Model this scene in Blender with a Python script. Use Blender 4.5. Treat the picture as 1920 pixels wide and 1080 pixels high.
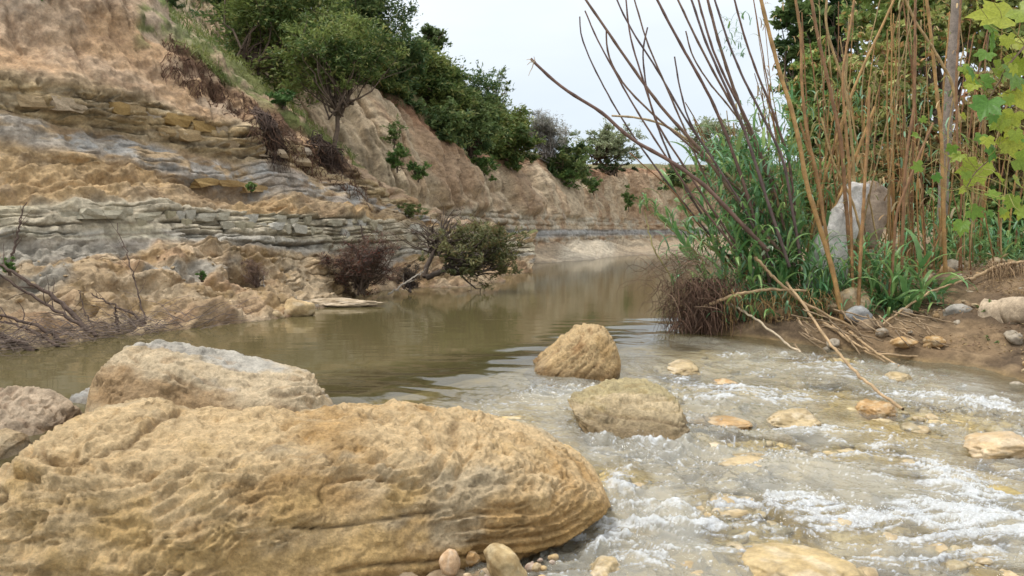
import bpy, math, random, os, time
import numpy as np
from mathutils import Vector, Matrix
T0 = time.time()
S = bpy.context.scene
for o in list(bpy.data.objects): bpy.data.objects.remove(o)
R = math.radians
random.seed(7); RNG = np.random.default_rng(7)
# ------------------------------------------------------------------ camera
FPX = 1598.0; PITCH = math.atan(110 / FPX); CAMZ = 1.0
cam = bpy.data.cameras.new('camera'); camo = bpy.data.objects.new('camera', cam)
S.collection.objects.link(camo); S.camera = camo
camo.location = (0, 0, CAMZ); camo.rotation_euler = (math.pi / 2 - PITCH, 0, 0)
cam.sensor_width = 36; cam.lens = 36 * FPX / 1920; cam.clip_start = 0.05; cam.clip_end = 2000
cam.dof.use_dof = True; cam.dof.focus_distance = 3.9; cam.dof.aperture_fstop = 11
# ------------------------------------------------------------------ world: overcast sky
SUN_EL, SUN_AZ = R(66), R(-78)
W = bpy.data.worlds.new('World'); S.world = W; W.use_nodes = True
nt = W.node_tree; nt.nodes.clear()
def wn(t): return nt.nodes.new(t)
out = wn('ShaderNodeOutputWorld'); bg = wn('ShaderNodeBackground'); bg.inputs[1].default_value = 0.085
sky = wn('ShaderNodeTexSky'); sky.sky_type = 'NISHITA'; sky.sun_disc = False
sky.sun_elevation = SUN_EL; sky.sun_rotation = SUN_AZ
tc = wn('ShaderNodeTexCoord'); sep = wn('ShaderNodeSeparateXYZ')
nt.links.new(tc.outputs['Generated'], sep.inputs[0])
ramp = wn('ShaderNodeValToRGB')          # overcast deck: brighter overhead, pale blue-grey low down
cr = ramp.color_ramp
cr.elements[0].position = 0.0; cr.elements[0].color = (6.1/16, 7.1/16, 8.2/16, 1)
cr.elements[1].position = 0.6; cr.elements[1].color = (15/16, 15.2/16, 15.4/16, 1)
e = cr.elements.new(0.22); e.color = (8.3/16, 8.9/16, 9.4/16, 1)
nt.links.new(sep.outputs['Z'], ramp.inputs[0])
sc_ = wn('ShaderNodeVectorMath'); sc_.operation = 'SCALE'; sc_.inputs['Scale'].default_value = 16
nt.links.new(ramp.outputs[0], sc_.inputs[0])
mp = wn('ShaderNodeMapping'); mp.inputs['Scale'].default_value = (1.2, 1.2, 4)
nz = wn('ShaderNodeTexNoise'); nz.inputs['Scale'].default_value = 1.6; nz.inputs['Detail'].default_value = 5
nt.links.new(tc.outputs['Generated'], mp.inputs[0]); nt.links.new(mp.outputs[0], nz.inputs['Vector'])
mr = wn('ShaderNodeMapRange'); mr.inputs['From Min'].default_value = .3; mr.inputs['From Max'].default_value = .7
mr.inputs['To Min'].default_value = 0.72; mr.inputs['To Max'].default_value = 1.0
nt.links.new(nz.outputs['Fac'], mr.inputs['Value'])
mx = wn('ShaderNodeMix'); mx.data_type = 'RGBA'
nt.links.new(mr.outputs[0], mx.inputs[0]); nt.links.new(sky.outputs[0], mx.inputs[6]); nt.links.new(sc_.outputs[0], mx.inputs[7])
nt.links.new(mx.outputs[2], bg.inputs[0]); nt.links.new(bg.outputs[0], out.inputs[0])
sl = bpy.data.lights.new('sun', 'SUN'); sl.energy = 1.9; sl.angle = R(14); sl.color = (1, .95, .88)
so = bpy.data.objects.new('sun', sl); S.collection.objects.link(so)
sd = Vector((math.cos(SUN_EL) * math.sin(SUN_AZ) , math.cos(SUN_EL) * math.cos(SUN_AZ), math.sin(SUN_EL)))
so.rotation_euler = sd.to_track_quat('Z', 'Y').to_euler(); so.location = (0, 0, 30)
S.view_settings.view_transform = 'Standard'; S.view_settings.look = 'None'
S.view_settings.exposure = 0.5; S.render.filter_size = 1.1; S.view_settings.gamma = 1
S.render.engine = 'CYCLES'
cy = S.cycles; cy.use_denoising = True; cy.max_bounces = 6; cy.diffuse_bounces = 3; cy.glossy_bounces = 3
cy.transparent_max_bounces = 12; cy.use_adaptive_sampling = True; cy.adaptive_threshold = 0.01
cy.denoising_prefilter = 'ACCURATE'
try: cy.denoiser = 'OPENIMAGEDENOISE'
except Exception: pass
# ------------------------------------------------------------------ pixel <-> world
CP, SP = math.cos(PITCH), math.sin(PITCH)
def zz(py, Y):
    c = -(np.asarray(py, float) - 540) / FPX
    return CAMZ + Y * (-SP + c * CP) / (CP + c * SP)
def xx(px, py, Y):
    c = -(np.asarray(py, float) - 540) / FPX
    return Y * (np.asarray(px, float) - 960) / FPX / (CP + c * SP)
def P(px, py, Y): return np.array([float(xx(px, py, Y)), float(Y), float(zz(py, Y))])
def G(px, py, z=0.0):
    c = -(py - 540) / FPX
    Y = (z - CAMZ) * (CP + c * SP) / (-SP + c * CP)
    return P(px, py, Y)
def proj(X, Y, Z):
    dy, dz = Y, Z - CAMZ
    fwd = dy * CP - dz * SP; up = dy * SP + dz * CP
    return 960 + FPX * X / fwd, 540 - FPX * up / fwd
# ------------------------------------------------------------------ noise
_pr = np.random.default_rng(3); PERM = _pr.permutation(4096).astype(np.int32); VALS = (_pr.random(4096) * 2 - 1).astype(np.float32)
def vnoise(p):
    i = np.floor(p).astype(np.int32); f = (p - i).astype(np.float32); u = f * f * f * (f * (f * 6 - 15) + 10)
    r = 0
    for a in (0, 1):
        ha = PERM[(i[:, 0] + a) & 4095]; wa = u[:, 0] if a else 1 - u[:, 0]
        for b in (0, 1):
            hb = PERM[(ha + i[:, 1] + b) & 4095]; wb = wa * (u[:, 1] if b else 1 - u[:, 1])
            h0 = VALS[PERM[(hb + i[:, 2]) & 4095]]; h1 = VALS[PERM[(hb + i[:, 2] + 1) & 4095]]
            r = r + wb * (h0 + (h1 - h0) * u[:, 2])
    return r
def fbm(p, o=4, g=0.5, l=2.03, off=0.0):
    p = np.asarray(p, np.float32) + np.float32(off); r = 0; a = 1.0; t = 0
    for k in range(o):
        r = r + a * vnoise(p); t += a; a *= g; p = p * l + 17.3
    return r / t * 1.5
def ridged(p, o=4, g=0.5, l=2.1, off=0.0):
    p = np.asarray(p, np.float32) + np.float32(off); r = 0; a = 1.0; t = 0
    for k in range(o):
        n = 1 - np.abs(vnoise(p)) * 1.6; r = r + a * np.clip(n, -.3, 1) ** 2; t += a; a *= g; p = p * l + 11.7
    return r / t
def ss(a, b, x):
    t = np.clip((np.asarray(x, float) - a) / (b - a), 0, 1); return t * t * (3 - 2 * t)
def lerp(a, b, t): return a + (b - a) * t
def cmix(a, b, t): return a + (np.asarray(b, np.float32) - a) * np.asarray(t)[..., None]
# ------------------------------------------------------------------ object helpers
C = S.collection
def tag(o, label=None, cat=None, group=None, kind=None):
    if label: o['label'] = label
    if cat: o['category'] = cat
    if group: o['group'] = group
    if kind: o['kind'] = kind
    return o
def mesh(name, V, F, col=None, wet=None, smooth=True, extra=None):
    V = np.ascontiguousarray(V, np.float32); F = np.ascontiguousarray(F, np.int32)
    me = bpy.data.meshes.new(name); k = F.shape[1]
    me.vertices.add(len(V)); me.vertices.foreach_set('co', V.ravel())
    me.loops.add(F.size); me.loops.foreach_set('vertex_index', F.ravel())
    me.polygons.add(len(F)); me.polygons.foreach_set('loop_start', np.arange(0, F.size, k, dtype=np.int32))
    try: me.polygons.foreach_set('loop_total', np.full(len(F), k, np.int32))
    except Exception: pass
    me.polygons.foreach_set('use_smooth', np.full(len(F), smooth, bool))
    if col is not None:
        a = me.color_attributes.new('Col', 'FLOAT_COLOR', 'POINT')
        c = np.ones((len(V), 4), np.float32); c[:, :3] = np.clip(col, 0.003, 1); a.data.foreach_set('color', c.ravel())
    for nm, arr in ((extra or {}) | ({'wet': wet} if wet is not None else {})).items():
        a = me.attributes.new(nm, 'FLOAT', 'POINT'); a.data.foreach_set('value', np.ascontiguousarray(arr, np.float32))
    me.update(calc_edges=True); me.validate(); return me
def obj(name, me, mat, parent=None, loc=None):
    o = bpy.data.objects.new(name, me); C.objects.link(o)
    if mat and not me.materials: me.materials.append(mat)
    if parent: o.parent = parent
    if loc is not None: o.location = Vector([float(v) for v in loc])
    return o
def empty(name, loc):
    o = bpy.data.objects.new(name, None); C.objects.link(o); o.location = Vector([float(v) for v in loc]); o.empty_display_size = .1
    return o
def gridF(nu, nv, wrap=False):
    i = np.arange(nu - 1)[:, None]; j = np.arange(nv if wrap else nv - 1)[None]
    j2 = (j + 1) % nv
    return np.stack([(i * nv + j), ((i + 1) * nv + j), ((i + 1) * nv + j2), (i * nv + j2)], -1).reshape(-1, 4)
def gnorm(A, wrap=False):
    du = np.gradient(A, axis=0)
    dv = (np.roll(A, -1, 1) - np.roll(A, 1, 1)) if wrap else np.gradient(A, axis=1)
    n = np.cross(du, dv); return n / (np.linalg.norm(n, axis=-1, keepdims=True) + 1e-9)
def tube(pts, rad, ns=6):
    """tube along pts (n,3) with radii (n)"""
    pts = np.asarray(pts, float); n = len(pts); rad = np.broadcast_to(rad, (n,))
    t = np.gradient(pts, axis=0); t /= np.linalg.norm(t, axis=1, keepdims=True) + 1e-9
    a = np.array([0.31, 0.9, 0.27]); u = np.cross(t, a); u /= np.linalg.norm(u, axis=1, keepdims=True) + 1e-9; v = np.cross(t, u)
    th = np.linspace(0, 2 * np.pi, ns, endpoint=False)
    V = pts[:, None] + rad[:, None, None] * (np.cos(th)[None, :, None] * u[:, None] + np.sin(th)[None, :, None] * v[:, None])
    return V.reshape(-1, 3), gridF(n, ns, True)
class MB:
    def __init__(s): s.V = []; s.F = []; s.C = []; s.n = 0
    def add(s, V, F, c=(1, 1, 1)):
        s.V.append(V); s.F.append(F + s.n); s.n += len(V); s.C.append(np.broadcast_to(np.asarray(c, np.float32), (len(V), 3)))
    def mesh(s, name, smooth=True): return mesh(name, np.concatenate(s.V), np.concatenate(s.F), np.concatenate(s.C), smooth=smooth)
def spline(pts, n):
    pts = np.asarray(pts, float); d = np.r_[0, np.cumsum(np.linalg.norm(np.diff(pts, axis=0), axis=1))]
    q = np.linspace(0, d[-1], n); out = np.stack([np.interp(q, d, pts[:, k]) for k in range(pts.shape[1])], 1)
    for _ in range(max(1, n // 10)):
        out[1:-1] = .25 * out[:-2] + .5 * out[1:-1] + .25 * out[2:]
    return out
# ------------------------------------------------------------------ materials
def newmat(name):
    m = bpy.data.materials.new(name); m.use_nodes = True; t = m.node_tree; t.nodes.clear()
    return m, t, t.nodes.new, t.links.new
def rock_mat(name, bscale=30, bstr=0.5, vscale=9, lo=.72, hi=1.25, dist=0.02, rnd=0.0, rough=.92, base=None):
    m, t, N, L = newmat(name)
    o = N('ShaderNodeOutputMaterial'); b = N('ShaderNodeBsdfPrincipled'); L(b.outputs[0], o.inputs[0])
    g = N('ShaderNodeNewGeometry'); tcn = N('ShaderNodeTexCoord')
    vec = tcn.outputs['Object'] if base else g.outputs['Position']
    if base:
        rgb = N('ShaderNodeRGB'); rgb.outputs[0].default_value = (*base, 1); src = rgb.outputs[0]
        oi = N('ShaderNodeObjectInfo'); hs = N('ShaderNodeHueSaturation'); mv = N('ShaderNodeMapRange')
        mv.inputs['To Min'].default_value = 1 - rnd; mv.inputs['To Max'].default_value = 1 + rnd
        L(oi.outputs['Random'], mv.inputs['Value']); L(mv.outputs[0], hs.inputs['Value']); L(src, hs.inputs['Color'])
        mv2 = N('ShaderNodeMapRange'); mv2.inputs['To Min'].default_value = 1.25; mv2.inputs['To Max'].default_value = .5
        L(oi.outputs['Random'], mv2.inputs['Value']); L(mv2.outputs[0], hs.inputs['Saturation']); src = hs.outputs[0]
    else:
        a = N('ShaderNodeAttribute'); a.attribute_name = 'Col'; src = a.outputs['Color']
    n1 = N('ShaderNodeTexNoise'); n1.inputs['Scale'].default_value = vscale; n1.inputs['Detail'].default_value = 8; n1.inputs['Roughness'].default_value = .65
    L(vec, n1.inputs['Vector'])
    r1 = N('ShaderNodeMapRange'); r1.inputs['From Min'].default_value = .3; r1.inputs['From Max'].default_value = .7
    r1.inputs['To Min'].default_value = lo; r1.inputs['To Max'].default_value = hi; L(n1.outputs['Fac'], r1.inputs['Value'])
    n3 = N('ShaderNodeTexNoise'); n3.inputs['Scale'].default_value = vscale * 5.5; n3.inputs['Detail'].default_value = 6; n3.inputs['Roughness'].default_value = .75
    L(vec, n3.inputs['Vector']); r3 = N('ShaderNodeMapRange'); r3.inputs['From Min'].default_value = .32; r3.inputs['From Max'].default_value = .68
    r3.inputs['To Min'].default_value = .72; r3.inputs['To Max'].default_value = 1.22; L(n3.outputs['Fac'], r3.inputs['Value'])
    pr = N('ShaderNodeMath'); pr.operation = 'MULTIPLY'; L(r1.outputs[0], pr.inputs[0]); L(r3.outputs[0], pr.inputs[1])
    mul = N('ShaderNodeVectorMath'); mul.operation = 'SCALE'; L(src, mul.inputs[0]); L(pr.outputs[0], mul.inputs['Scale'])
    w = N('ShaderNodeAttribute'); w.attribute_name = 'wet'
    dk = N('ShaderNodeMix'); dk.data_type = 'RGBA'; dk.blend_type = 'MULTIPLY'; dk.inputs[7].default_value = (.42, .38, .33, 1)
    L(w.outputs['Fac'], dk.inputs[0]); L(mul.outputs[0], dk.inputs[6]); L(dk.outputs[2], b.inputs['Base Color'])
    rr = N('ShaderNodeMapRange'); rr.inputs['To Min'].default_value = rough; rr.inputs['To Max'].default_value = .25
    L(w.outputs['Fac'], rr.inputs['Value']); L(rr.outputs[0], b.inputs['Roughness'])
    b.inputs['Specular IOR Level'].default_value = .3
    n2 = N('ShaderNodeTexNoise'); n2.inputs['Scale'].default_value = bscale; n2.inputs['Detail'].default_value = 10; n2.inputs['Roughness'].default_value = .7
    L(vec, n2.inputs['Vector'])
    bp = N('ShaderNodeBump'); bp.inputs['Strength'].default_value = bstr; bp.inputs['Distance'].default_value = dist
    L(n2.outputs['Fac'], bp.inputs['Height']); L(bp.outputs[0], b.inputs['Normal'])
    return m
def leaf_mat(name, trans=.35, rough=.55, rnd=False, cols=None):
    m, t, N, L = newmat(name)
    o = N('ShaderNodeOutputMaterial'); b = N('ShaderNodeBsdfPrincipled'); tr = N('ShaderNodeBsdfTranslucent'); mxs = N('ShaderNodeMixShader')
    if cols:
        oi = N('ShaderNodeObjectInfo'); rp = N('ShaderNodeValToRGB'); L(oi.outputs['Random'], rp.inputs[0])
        for k, c in enumerate(cols):
            p_ = k / (len(cols) - 1)
            el = rp.color_ramp.elements[0] if k == 0 else rp.color_ramp.elements[1] if k == len(cols) - 1 else rp.color_ramp.elements.new(p_)
            el.position = p_; el.color = (*c, 1)
        # note: end elements are set first and last, so positions stay in order
        src = rp.outputs[0]
        nn = N('ShaderNodeTexNoise'); nn.inputs['Scale'].default_value = 14; nn.inputs['Detail'].default_value = 5
        tcn = N('ShaderNodeTexCoord'); L(tcn.outputs['Object'], nn.inputs['Vector'])
        r1 = N('ShaderNodeMapRange'); r1.inputs['From Min'].default_value = .3; r1.inputs['From Max'].default_value = .7
        r1.inputs['To Min'].default_value = .75; r1.inputs['To Max'].default_value = 1.2; L(nn.outputs['Fac'], r1.inputs['Value'])
        ml = N('ShaderNodeVectorMath'); ml.operation = 'SCALE'; L(src, ml.inputs[0]); L(r1.outputs[0], ml.inputs['Scale']); src = ml.outputs[0]
    else:
        a = N('ShaderNodeAttribute'); a.attribute_name = 'Col'; src = a.outputs['Color']
    L(src, b.inputs['Base Color']); L(src, tr.inputs['Color'])
    b.inputs['Roughness'].default_value = rough; b.inputs['Specular IOR Level'].default_value = .35; mxs.inputs[0].default_value = trans
    L(b.outputs[0], mxs.inputs[1]); L(tr.outputs[0], mxs.inputs[2]); L(mxs.outputs[0], o.inputs[0])
    return m
M_ROCK = rock_mat('boulder_limestone', 48, 1.0, 14, .66, 1.22, .03)
M_CLIFF = rock_mat('cliff_earth', 8, 1.0, 5, .52, 1.32, .09)
M_GROUND = rock_mat('bank_soil', 14, .7, 6, .65, 1.3, .04)
M_STONE = rock_mat('loose_stone', 26, .5, 9, .75, 1.2, .015)
M_BLOCK = rock_mat('ledge_block', 12, .8, 6, .7, 1.25, .03, rnd=.16, base=(.47, .42, .30))
M_BLOCKY = rock_mat('ledge_block_ochre', 12, .8, 6, .7, 1.25, .03, rnd=.2, base=(.44, .31, .16))
M_BARK = rock_mat('bark', 30, .6, 14, .6, 1.35, .01)
M_LEAF = leaf_mat('foliage')
M_CANE = rock_mat('cane_skin', 40, .3, 18, .7, 1.25, .004, rough=.6)
# ------------------------------------------------------------------ terrain sheets
def knotgrid(pxs, cols, nu, nv, vw=None, ublur=6):
    """cols[k] = list of (Y, z, x-or-None) knots; returns grid of world points and row coordinate"""
    K = np.zeros((len(pxs), len(cols[0]), 3))
    for a, (px, c) in enumerate(zip(pxs, cols)):
        for b, (Y, z) in enumerate(c):
            _, py = proj(0, Y, z); K[a, b] = (xx(px, py, Y), Y, z)
    nk = K.shape[1]; vw = vw or [1] * (nk - 1)
    cum = np.r_[0, np.cumsum(vw)]; tv = np.interp(np.linspace(0, cum[-1], nv), cum, np.arange(nk))
    tu = np.interp(np.linspace(pxs[0], pxs[-1], nu), pxs, np.arange(len(pxs)))
    A = np.stack([np.stack([np.interp(tu, np.arange(len(pxs)), K[:, b, d]) for b in range(nk)], 1) for d in range(3)], -1)
    B = np.stack([np.stack([np.interp(tv, np.arange(nk), A[i, :, d]) for i in range(nu)], 0) for d in range(3)], -1)
    for _ in range(ublur):
        B[1:-1] = .25 * B[:-2] + .5 * B[1:-1] + .25 * B[2:]
    for _ in range(4):
        B[:, 1:-1] = .25 * B[:, :-2] + .5 * B[:, 1:-1] + .25 * B[:, 2:]
    return B, tv
def wl(px, py, z=0.0): return G(px, py, z)[1]
# near bank with its ledges (spur on the left)
pxs = [-700, -350, 0, 100, 250, 300, 400, 520, 600, 700, 800, 900, 1000]
wly = [760, 700, 660, 646, 626, 622, 610, 598, 580, 556, 546, 535, 516]
K3 = [(490, 7.2), (455, 8.2), (442, 9.2), (446, 9.5), (450, 10.1), (451, 10.3), (455, 10.9), (460, 11.7), (468, 12.6), (474, 14.4), (476, 16.2), (478, 18.5), (482, 22)]
K4 = [(380, 7.4), (372, 8.4), (372, 9.45), (380, 9.75), (380, 10.4), (381, 10.6), (388, 11.2), (395, 12.0), (402, 12.9), (412, 14.8), (428, 16.6), (444, 18.9), (455, 22.4)]
K5 = [(270, 8.6), (280, 9.4), (290, 10.4), (304, 10.7), (328, 11.4), (336, 11.6), (350, 12.1), (356, 12.9), (385, 13.7), (402, 15.3), (420, 16.9), (440, 19.1), (452, 22.6)]
K6 = [(170, 9.3), (190, 10.0), (215, 10.9), (235, 11.2), (258, 11.9), (266, 12.1), (290, 12.6), (304, 13.4), (322, 14.3), (375, 15.7), (412, 17.1), (436, 19.3), (450, 22.8)]
K7 = [(110, 9.4), (130, 10.1), (160, 11.0), (166, 11.3), (184, 12.0), (196, 12.2), (230, 12.75), (250, 13.55), (278, 14.5), (350, 15.9), (404, 17.3), (432, 19.5), (448, 23)]
K8 = [(-400, 10.6), (-300, 11.5), (-150, 12.6), (-120, 12.9), (-30, 13.6), (62, 13.5), (134, 13.9), (208, 14.6), (258, 15.2), (338, 16.3), (398, 17.6), (430, 19.7), (447, 23.2)]
K9 = [(-520, 14), (-420, 14.5), (-260, 15.5), (-230, 15.8), (-90, 16), (-10, 15.6), (84, 15.6), (190, 16.0), (250, 16.2), (336, 16.9), (398, 18.2), (430, 20.2), (447, 23.6)]
cols = []
for k, px in enumerate(pxs):
    y0 = wl(px, wly[k])
    dpy = K3[k][0]
    mid = (lerp(y0, K3[k][1], .52), lerp(0, float(zz(*K3[k])), .30))
    c = [(y0 - 1.4, -.75), (y0, -0.02), mid] + [(q[k][1], float(zz(*q[k]))) for q in (K3, K4, K5, K6, K7, K8, K9)]
    l = c[-1]; c += [(l[0] + 1.3, max(l[1] - .5, -.4))]
    cols.append(c)
NU, NV = 640, 470
A, tv = knotgrid(pxs, cols, NU, NV, [.25, .9, 1.25, 1.0, 1.1, .9, .7, 1.8, .5, .3])
tvg = np.broadcast_to(tv, (NU, NV)).ravel()
N0 = gnorm(A); 
if N0[NU // 2, NV // 2, 1] > 0: N0 = -N0
Q = A.reshape(-1, 3); n0 = N0.reshape(-1, 3)
pxn, pyn = proj(Q[:, 0], Q[:, 1], Q[:, 2])
# along-bank coordinate
su = Q[:, 0] * .55 + Q[:, 1] * .8
warp = fbm(np.stack([su * .5, Q[:, 2] * .6, Q[:, 1] * .3], 1), 4)
m_soil = ss(6.9, 7.25, tvg + .25 * warp)
m_up = ss(5.9, 6.15, tvg + .2 * warp) * (1 - ss(6.95, 7.15, tvg + .2 * warp))
m_white = ss(2.95, 3.1, tvg + .12 * warp) * (1 - ss(4.0, 4.15, tvg + .12 * warp))
m_grey = ss(5.0, 5.35, tvg + .35 * warp) * (1 - ss(5.85, 6.1, tvg + .3 * warp))
m_tal = ss(4.0, 4.15, tvg + .1 * warp) * (1 - ss(5.0, 5.3, tvg + .35 * warp))
m_low = 1 - ss(2.9, 3.05, tvg + .15 * warp)
# block courses: each course has its own joints
def courses(zc, s, thick, blk, seed):
    k = np.floor(zc / thick); r = np.random.default_rng(seed).random(997)
    kk = k.astype(int) % 997; off = r[kk] * 7; w = blk * (.6 + .9 * r[(kk * 7 + 3) % 997])
    c = np.floor(s / w + off); cc = (c.astype(int) * 31 + kk * 57) % 997
    fz = zc / thick - k; fs = s / w + off - c
    ez = np.minimum(fz, 1 - fz) * thick; es = np.minimum(fs, 1 - fs) * w
    return r[cc], np.minimum(ez, es), ez
zdip = Q[:, 2] + .05 * warp
ra, ea, eza = courses(zdip, su + .05 * warp, .135, .42, 5)
rb, eb, ezb = courses(zdip + .07 * fbm(Q * 1.3, 2, off=9), su, .16, .75, 8)
d = .22 * fbm(Q * np.array([.55, .55, .8]), 4) + .07 * fbm(Q * np.array([2.2, 2.2, 2.8]), 4, off=5)
rg = ridged(np.stack([su * 1.5 + .5 * warp, Q[:, 2] * .35, Q[:, 1] * .1], 1), 3)
rgv = ridged(np.stack([su * 4.2 + .8 * warp, Q[:, 2] * .8, Q[:, 1] * .2], 1), 3, .6, off=7); d_soil = -.34 * (rg - .45) - .09 * (rgv - .4) + .05 * fbm(Q * np.array([5, 5, 2.4]), 4, .65, off=3)
flk = (zdip * 5.5 + 1.7 * fbm(Q * 1.7, 3, off=4)); flk = flk - np.floor(flk)
vis = ss(-.25, .25, fbm(Q * .9, 3, off=77)) * lerp(.25, .75, ss(150, 300, pxn)); d_ledge = vis * (.22 * (ra - .45) - .10 * np.exp(-(ea / .022) ** 2)) + .06 * fbm(Q * 2.5, 3, off=3) + .05 * fbm(Q * 6, 3)
d_up = vis * (.24 * (rb - .3) - .12 * np.exp(-(eb / .03) ** 2)) - 0 * .12 * np.exp(-(eb / .03) ** 2) + .11 * (flk - .4) + .06 * fbm(Q * 5, 3)
c0_ = fbm(Q * 2.4, 3, off=88)
flow = (su * .8 + Q[:, 2] * 1.2)
lump = fbm(Q * np.array([1.7, 1.7, 2.4]), 4, .55, off=21)
ter = Q[:, 2] * 4.2 + 1.5 * fbm(Q * np.array([.9, .9, 1.2]), 4, off=30); ter = ter - np.floor(ter)
d_low = .07 * lump + .06 * (ridged(Q * np.array([1.6, 1.6, 3.2]), 4, .6, off=9) - .5) - .05 * np.abs(fbm(Q * np.array([5, 5, 8]), 3, .6, off=24)) + .12 * (ss(0, .85, ter) - ss(.85, 1, ter) - .5) * ss(-.3, .3, fbm(Q * .8, 2, off=7)) + .05 * fbm(Q * 7, 3, .6)
ter2 = Q[:, 2] * 3.4 + su * .25 + 1.6 * fbm(Q * np.array([.8, .8, 1.2]), 4, off=50); ter2 = ter2 - np.floor(ter2)
d_tal = .05 * lump + .06 * (ridged(Q * np.array([1.8, 1.8, 3]), 4, .55, off=19) - .5) + .13 * (ss(0, .8, ter2) - ss(.8, 1, ter2) - .5) + .05 * fbm(Q * 8, 4, .65, off=2)
d_grey = .05 * fbm(Q * np.array([5, 5, 9]), 4, .6, off=12) + .05 * (ss(0, .8, ter2) - ss(.8, 1, ter2) - .5)
for hx_, hy_, hw_, hh_, hd_ in ((25, 322, 55, 11, .35), (95, 300, 40, 8, .25), (165, 338, 34, 9, .28), (300, 345, 60, 7, .22), (400, 362, 60, 9, .28), (235, 186, 60, 6, .22), (60, 178, 60, 5, .2), (330, 262, 40, 6, .2), (480, 352, 40, 7, .15), (470, 520, 34, 16, .35), (60, 540, 50, 12, .3), (210, 545, 40, 10, .25),
        (245, 478, 40, 7, .25), (100, 480, 45, 7, .2), (290, 568, 50, 6, .2), (700, 380, 30, 8, .2), (735, 360, 24, 10, .2), (20, 440, 50, 5, .2), (600, 560, 60, 12, .2)):
    d = d - hd_ * np.exp(-((pxn - hx_) / hw_) ** 2 - ((pyn - hy_ - 8 * fbm(Q * 1.6, 2, off=3)) / hh_) ** 2) * (.6 + .8 * np.clip(c0_, -.3, .8)) * (tvg < 8)
d = d + m_soil * d_soil + m_up * d_up + m_white * d_ledge + m_grey * d_grey + m_tal * d_tal + m_low * d_low
part = Q[:, 2] * 9 + .9 * fbm(Q * np.array([.6, .6, 1]), 3, off=66); part = part - np.floor(part); pm_ = np.exp(-((part - .5) / .07) ** 2) * ss(-.1, .25, fbm(Q * np.array([1.3, 1.3, 3]), 3, off=55)) * (1 - m_soil)
d = d - .07 * pm_
d *= np.clip((tvg - .6) / .6, .12, 1) * (1 - .5 * ss(8.3, 9, tvg))
hh = n0.copy(); hh[:, 2] *= .55; hh /= np.linalg.norm(hh, axis=1, keepdims=True)
V = Q + hh * d[:, None]
V[:, 2] += .035 * fbm(V * 9, 3, off=6) * m_low
# colours of the beds
c1 = fbm(Q * np.array([.9, .9, 1.6]), 4, off=2); c2 = fbm(Q * np.array([4, 4, 6]), 4, .6, off=8); c3 = fbm(Q * np.array([2, 2, 9]), 3, off=19)
col = np.tile(np.array([.46, .335, .20], np.float32), (len(Q), 1))
col = cmix(col, (.44, .275, .155), ss(0, .5, c1) * .7)
col = cmix(col, (.30, .19, .10), ss(.1, .6, -c1 + .3 * c2) * .55)
soil = cmix(np.tile(np.array([.52, .37, .24], np.float32), (len(Q), 1)), (.55, .35, .19), ss(-.1, .5, c1) * .8)
soil = cmix(soil, (.50, .39, .28), ss(.15, .5, fbm(Q * 1.5, 3, off=33)) * .7)
soil = cmix(soil, (.30, .185, .105), ss(.1, .5, c2 - .2 * c1) * .5)
col = cmix(col, soil, m_soil) if False else col + (soil - col) * m_soil[:, None]
col = cmix(col, (.53, .395, .215), m_up * .9); col = cmix(col, (.56, .45, .30), m_up * ss(-.1, .4, c3) * .7)
col = cmix(col, (.39, .365, .325), m_grey * ss(-.35, .15, c3 + .6 * c1) * .7)
col = cmix(col, (.44, .44, .42), m_grey * ss(.05, .35, c2) * .6)
col = cmix(col, (.52, .355, .175), m_tal * ss(-.3, .3, c1 + .4 * c2) * .7)
col = cmix(col, (.59, .52, .385), m_white * .85)
shale = ss(2.9, 3.0, tvg + .1 * warp) * (1 - ss(3.2, 3.35, tvg + .1 * warp))
col = cmix(col, (.41, .395, .36), shale * .6)
col = cmix(col, (.45, .40, .26), m_white * ss(0, .4, c1) * .5)
joint = np.exp(-(ezb / .02) ** 2) * m_up + np.exp(-(eza / .015) ** 2) * m_white
col = cmix(col, (.17, .12, .07), np.clip(joint, 0, 1) * .5)
col = cmix(col, (.31, .205, .085), m_low * ss(.05, .5, c2 + .5 * lump) * .6)
col = cmix(col, (.56, .44, .29), m_low * ss(-.1, .35, -lump + .3 * c3) * .65)
col = cmix(col, (.34, .335, .30), m_low * ss(.35, .55, fbm(Q * np.array([.8, .8, 2.2]), 3, off=41)) * .7)
# dark root mat along the rim of the spur, and grass behind it
rim_y = np.interp(pxn, [280, 300, 400, 470, 560, 610, 650, 700], [30, 75, 145, 195, 240, 275, 310, 350])
dr = (pyn - rim_y) + 30 * warp
rm = ss(285, 320, pxn) * (1 - ss(640, 700, pxn)) * ss(-14, 0, dr) * (1 - ss(38, 66, dr + 22 * c2)) * (tvg > 6.3)
mrm = rm * ss(-.5, .1, c2)
col = cmix(col, (.13, .070, .038), mrm * .9)
gr = ss(7.75, 8.1, tvg + .25 * c1) * ss(-.5, .05, c1 + .5 * c2)
col = cmix(col, (.13, .17, .045), gr * .85)
gp = ss(240, 262, pxn) * (1 - ss(300, 330, pxn + .3 * pyn)) * ss(-30, 5, pyn) * (1 - ss(70, 110, pyn)) * ss(-.2, .2, c2)
col = cmix(col, (.15, .19, .05), gp * .8)
wet = (1 - ss(-.02, .07, V[:, 2] + .03 * c2)) * .75
me = mesh('cliff', V, gridF(NU, NV)[:, ::-1], col, wet)
CLIFF = obj('cliff', me, M_CLIFF); tag(CLIFF, kind='structure')
CL_V, CL_px, CL_py = V, pxn, pyn
def on_cliff(px, py):
    m = np.argmin((CL_px - px) ** 2 + (CL_py - py) ** 2 + 1e4 * (tvg > 8.2)); return V_near[m]
V_near = V.copy(); N_near = n0.copy()
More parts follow.
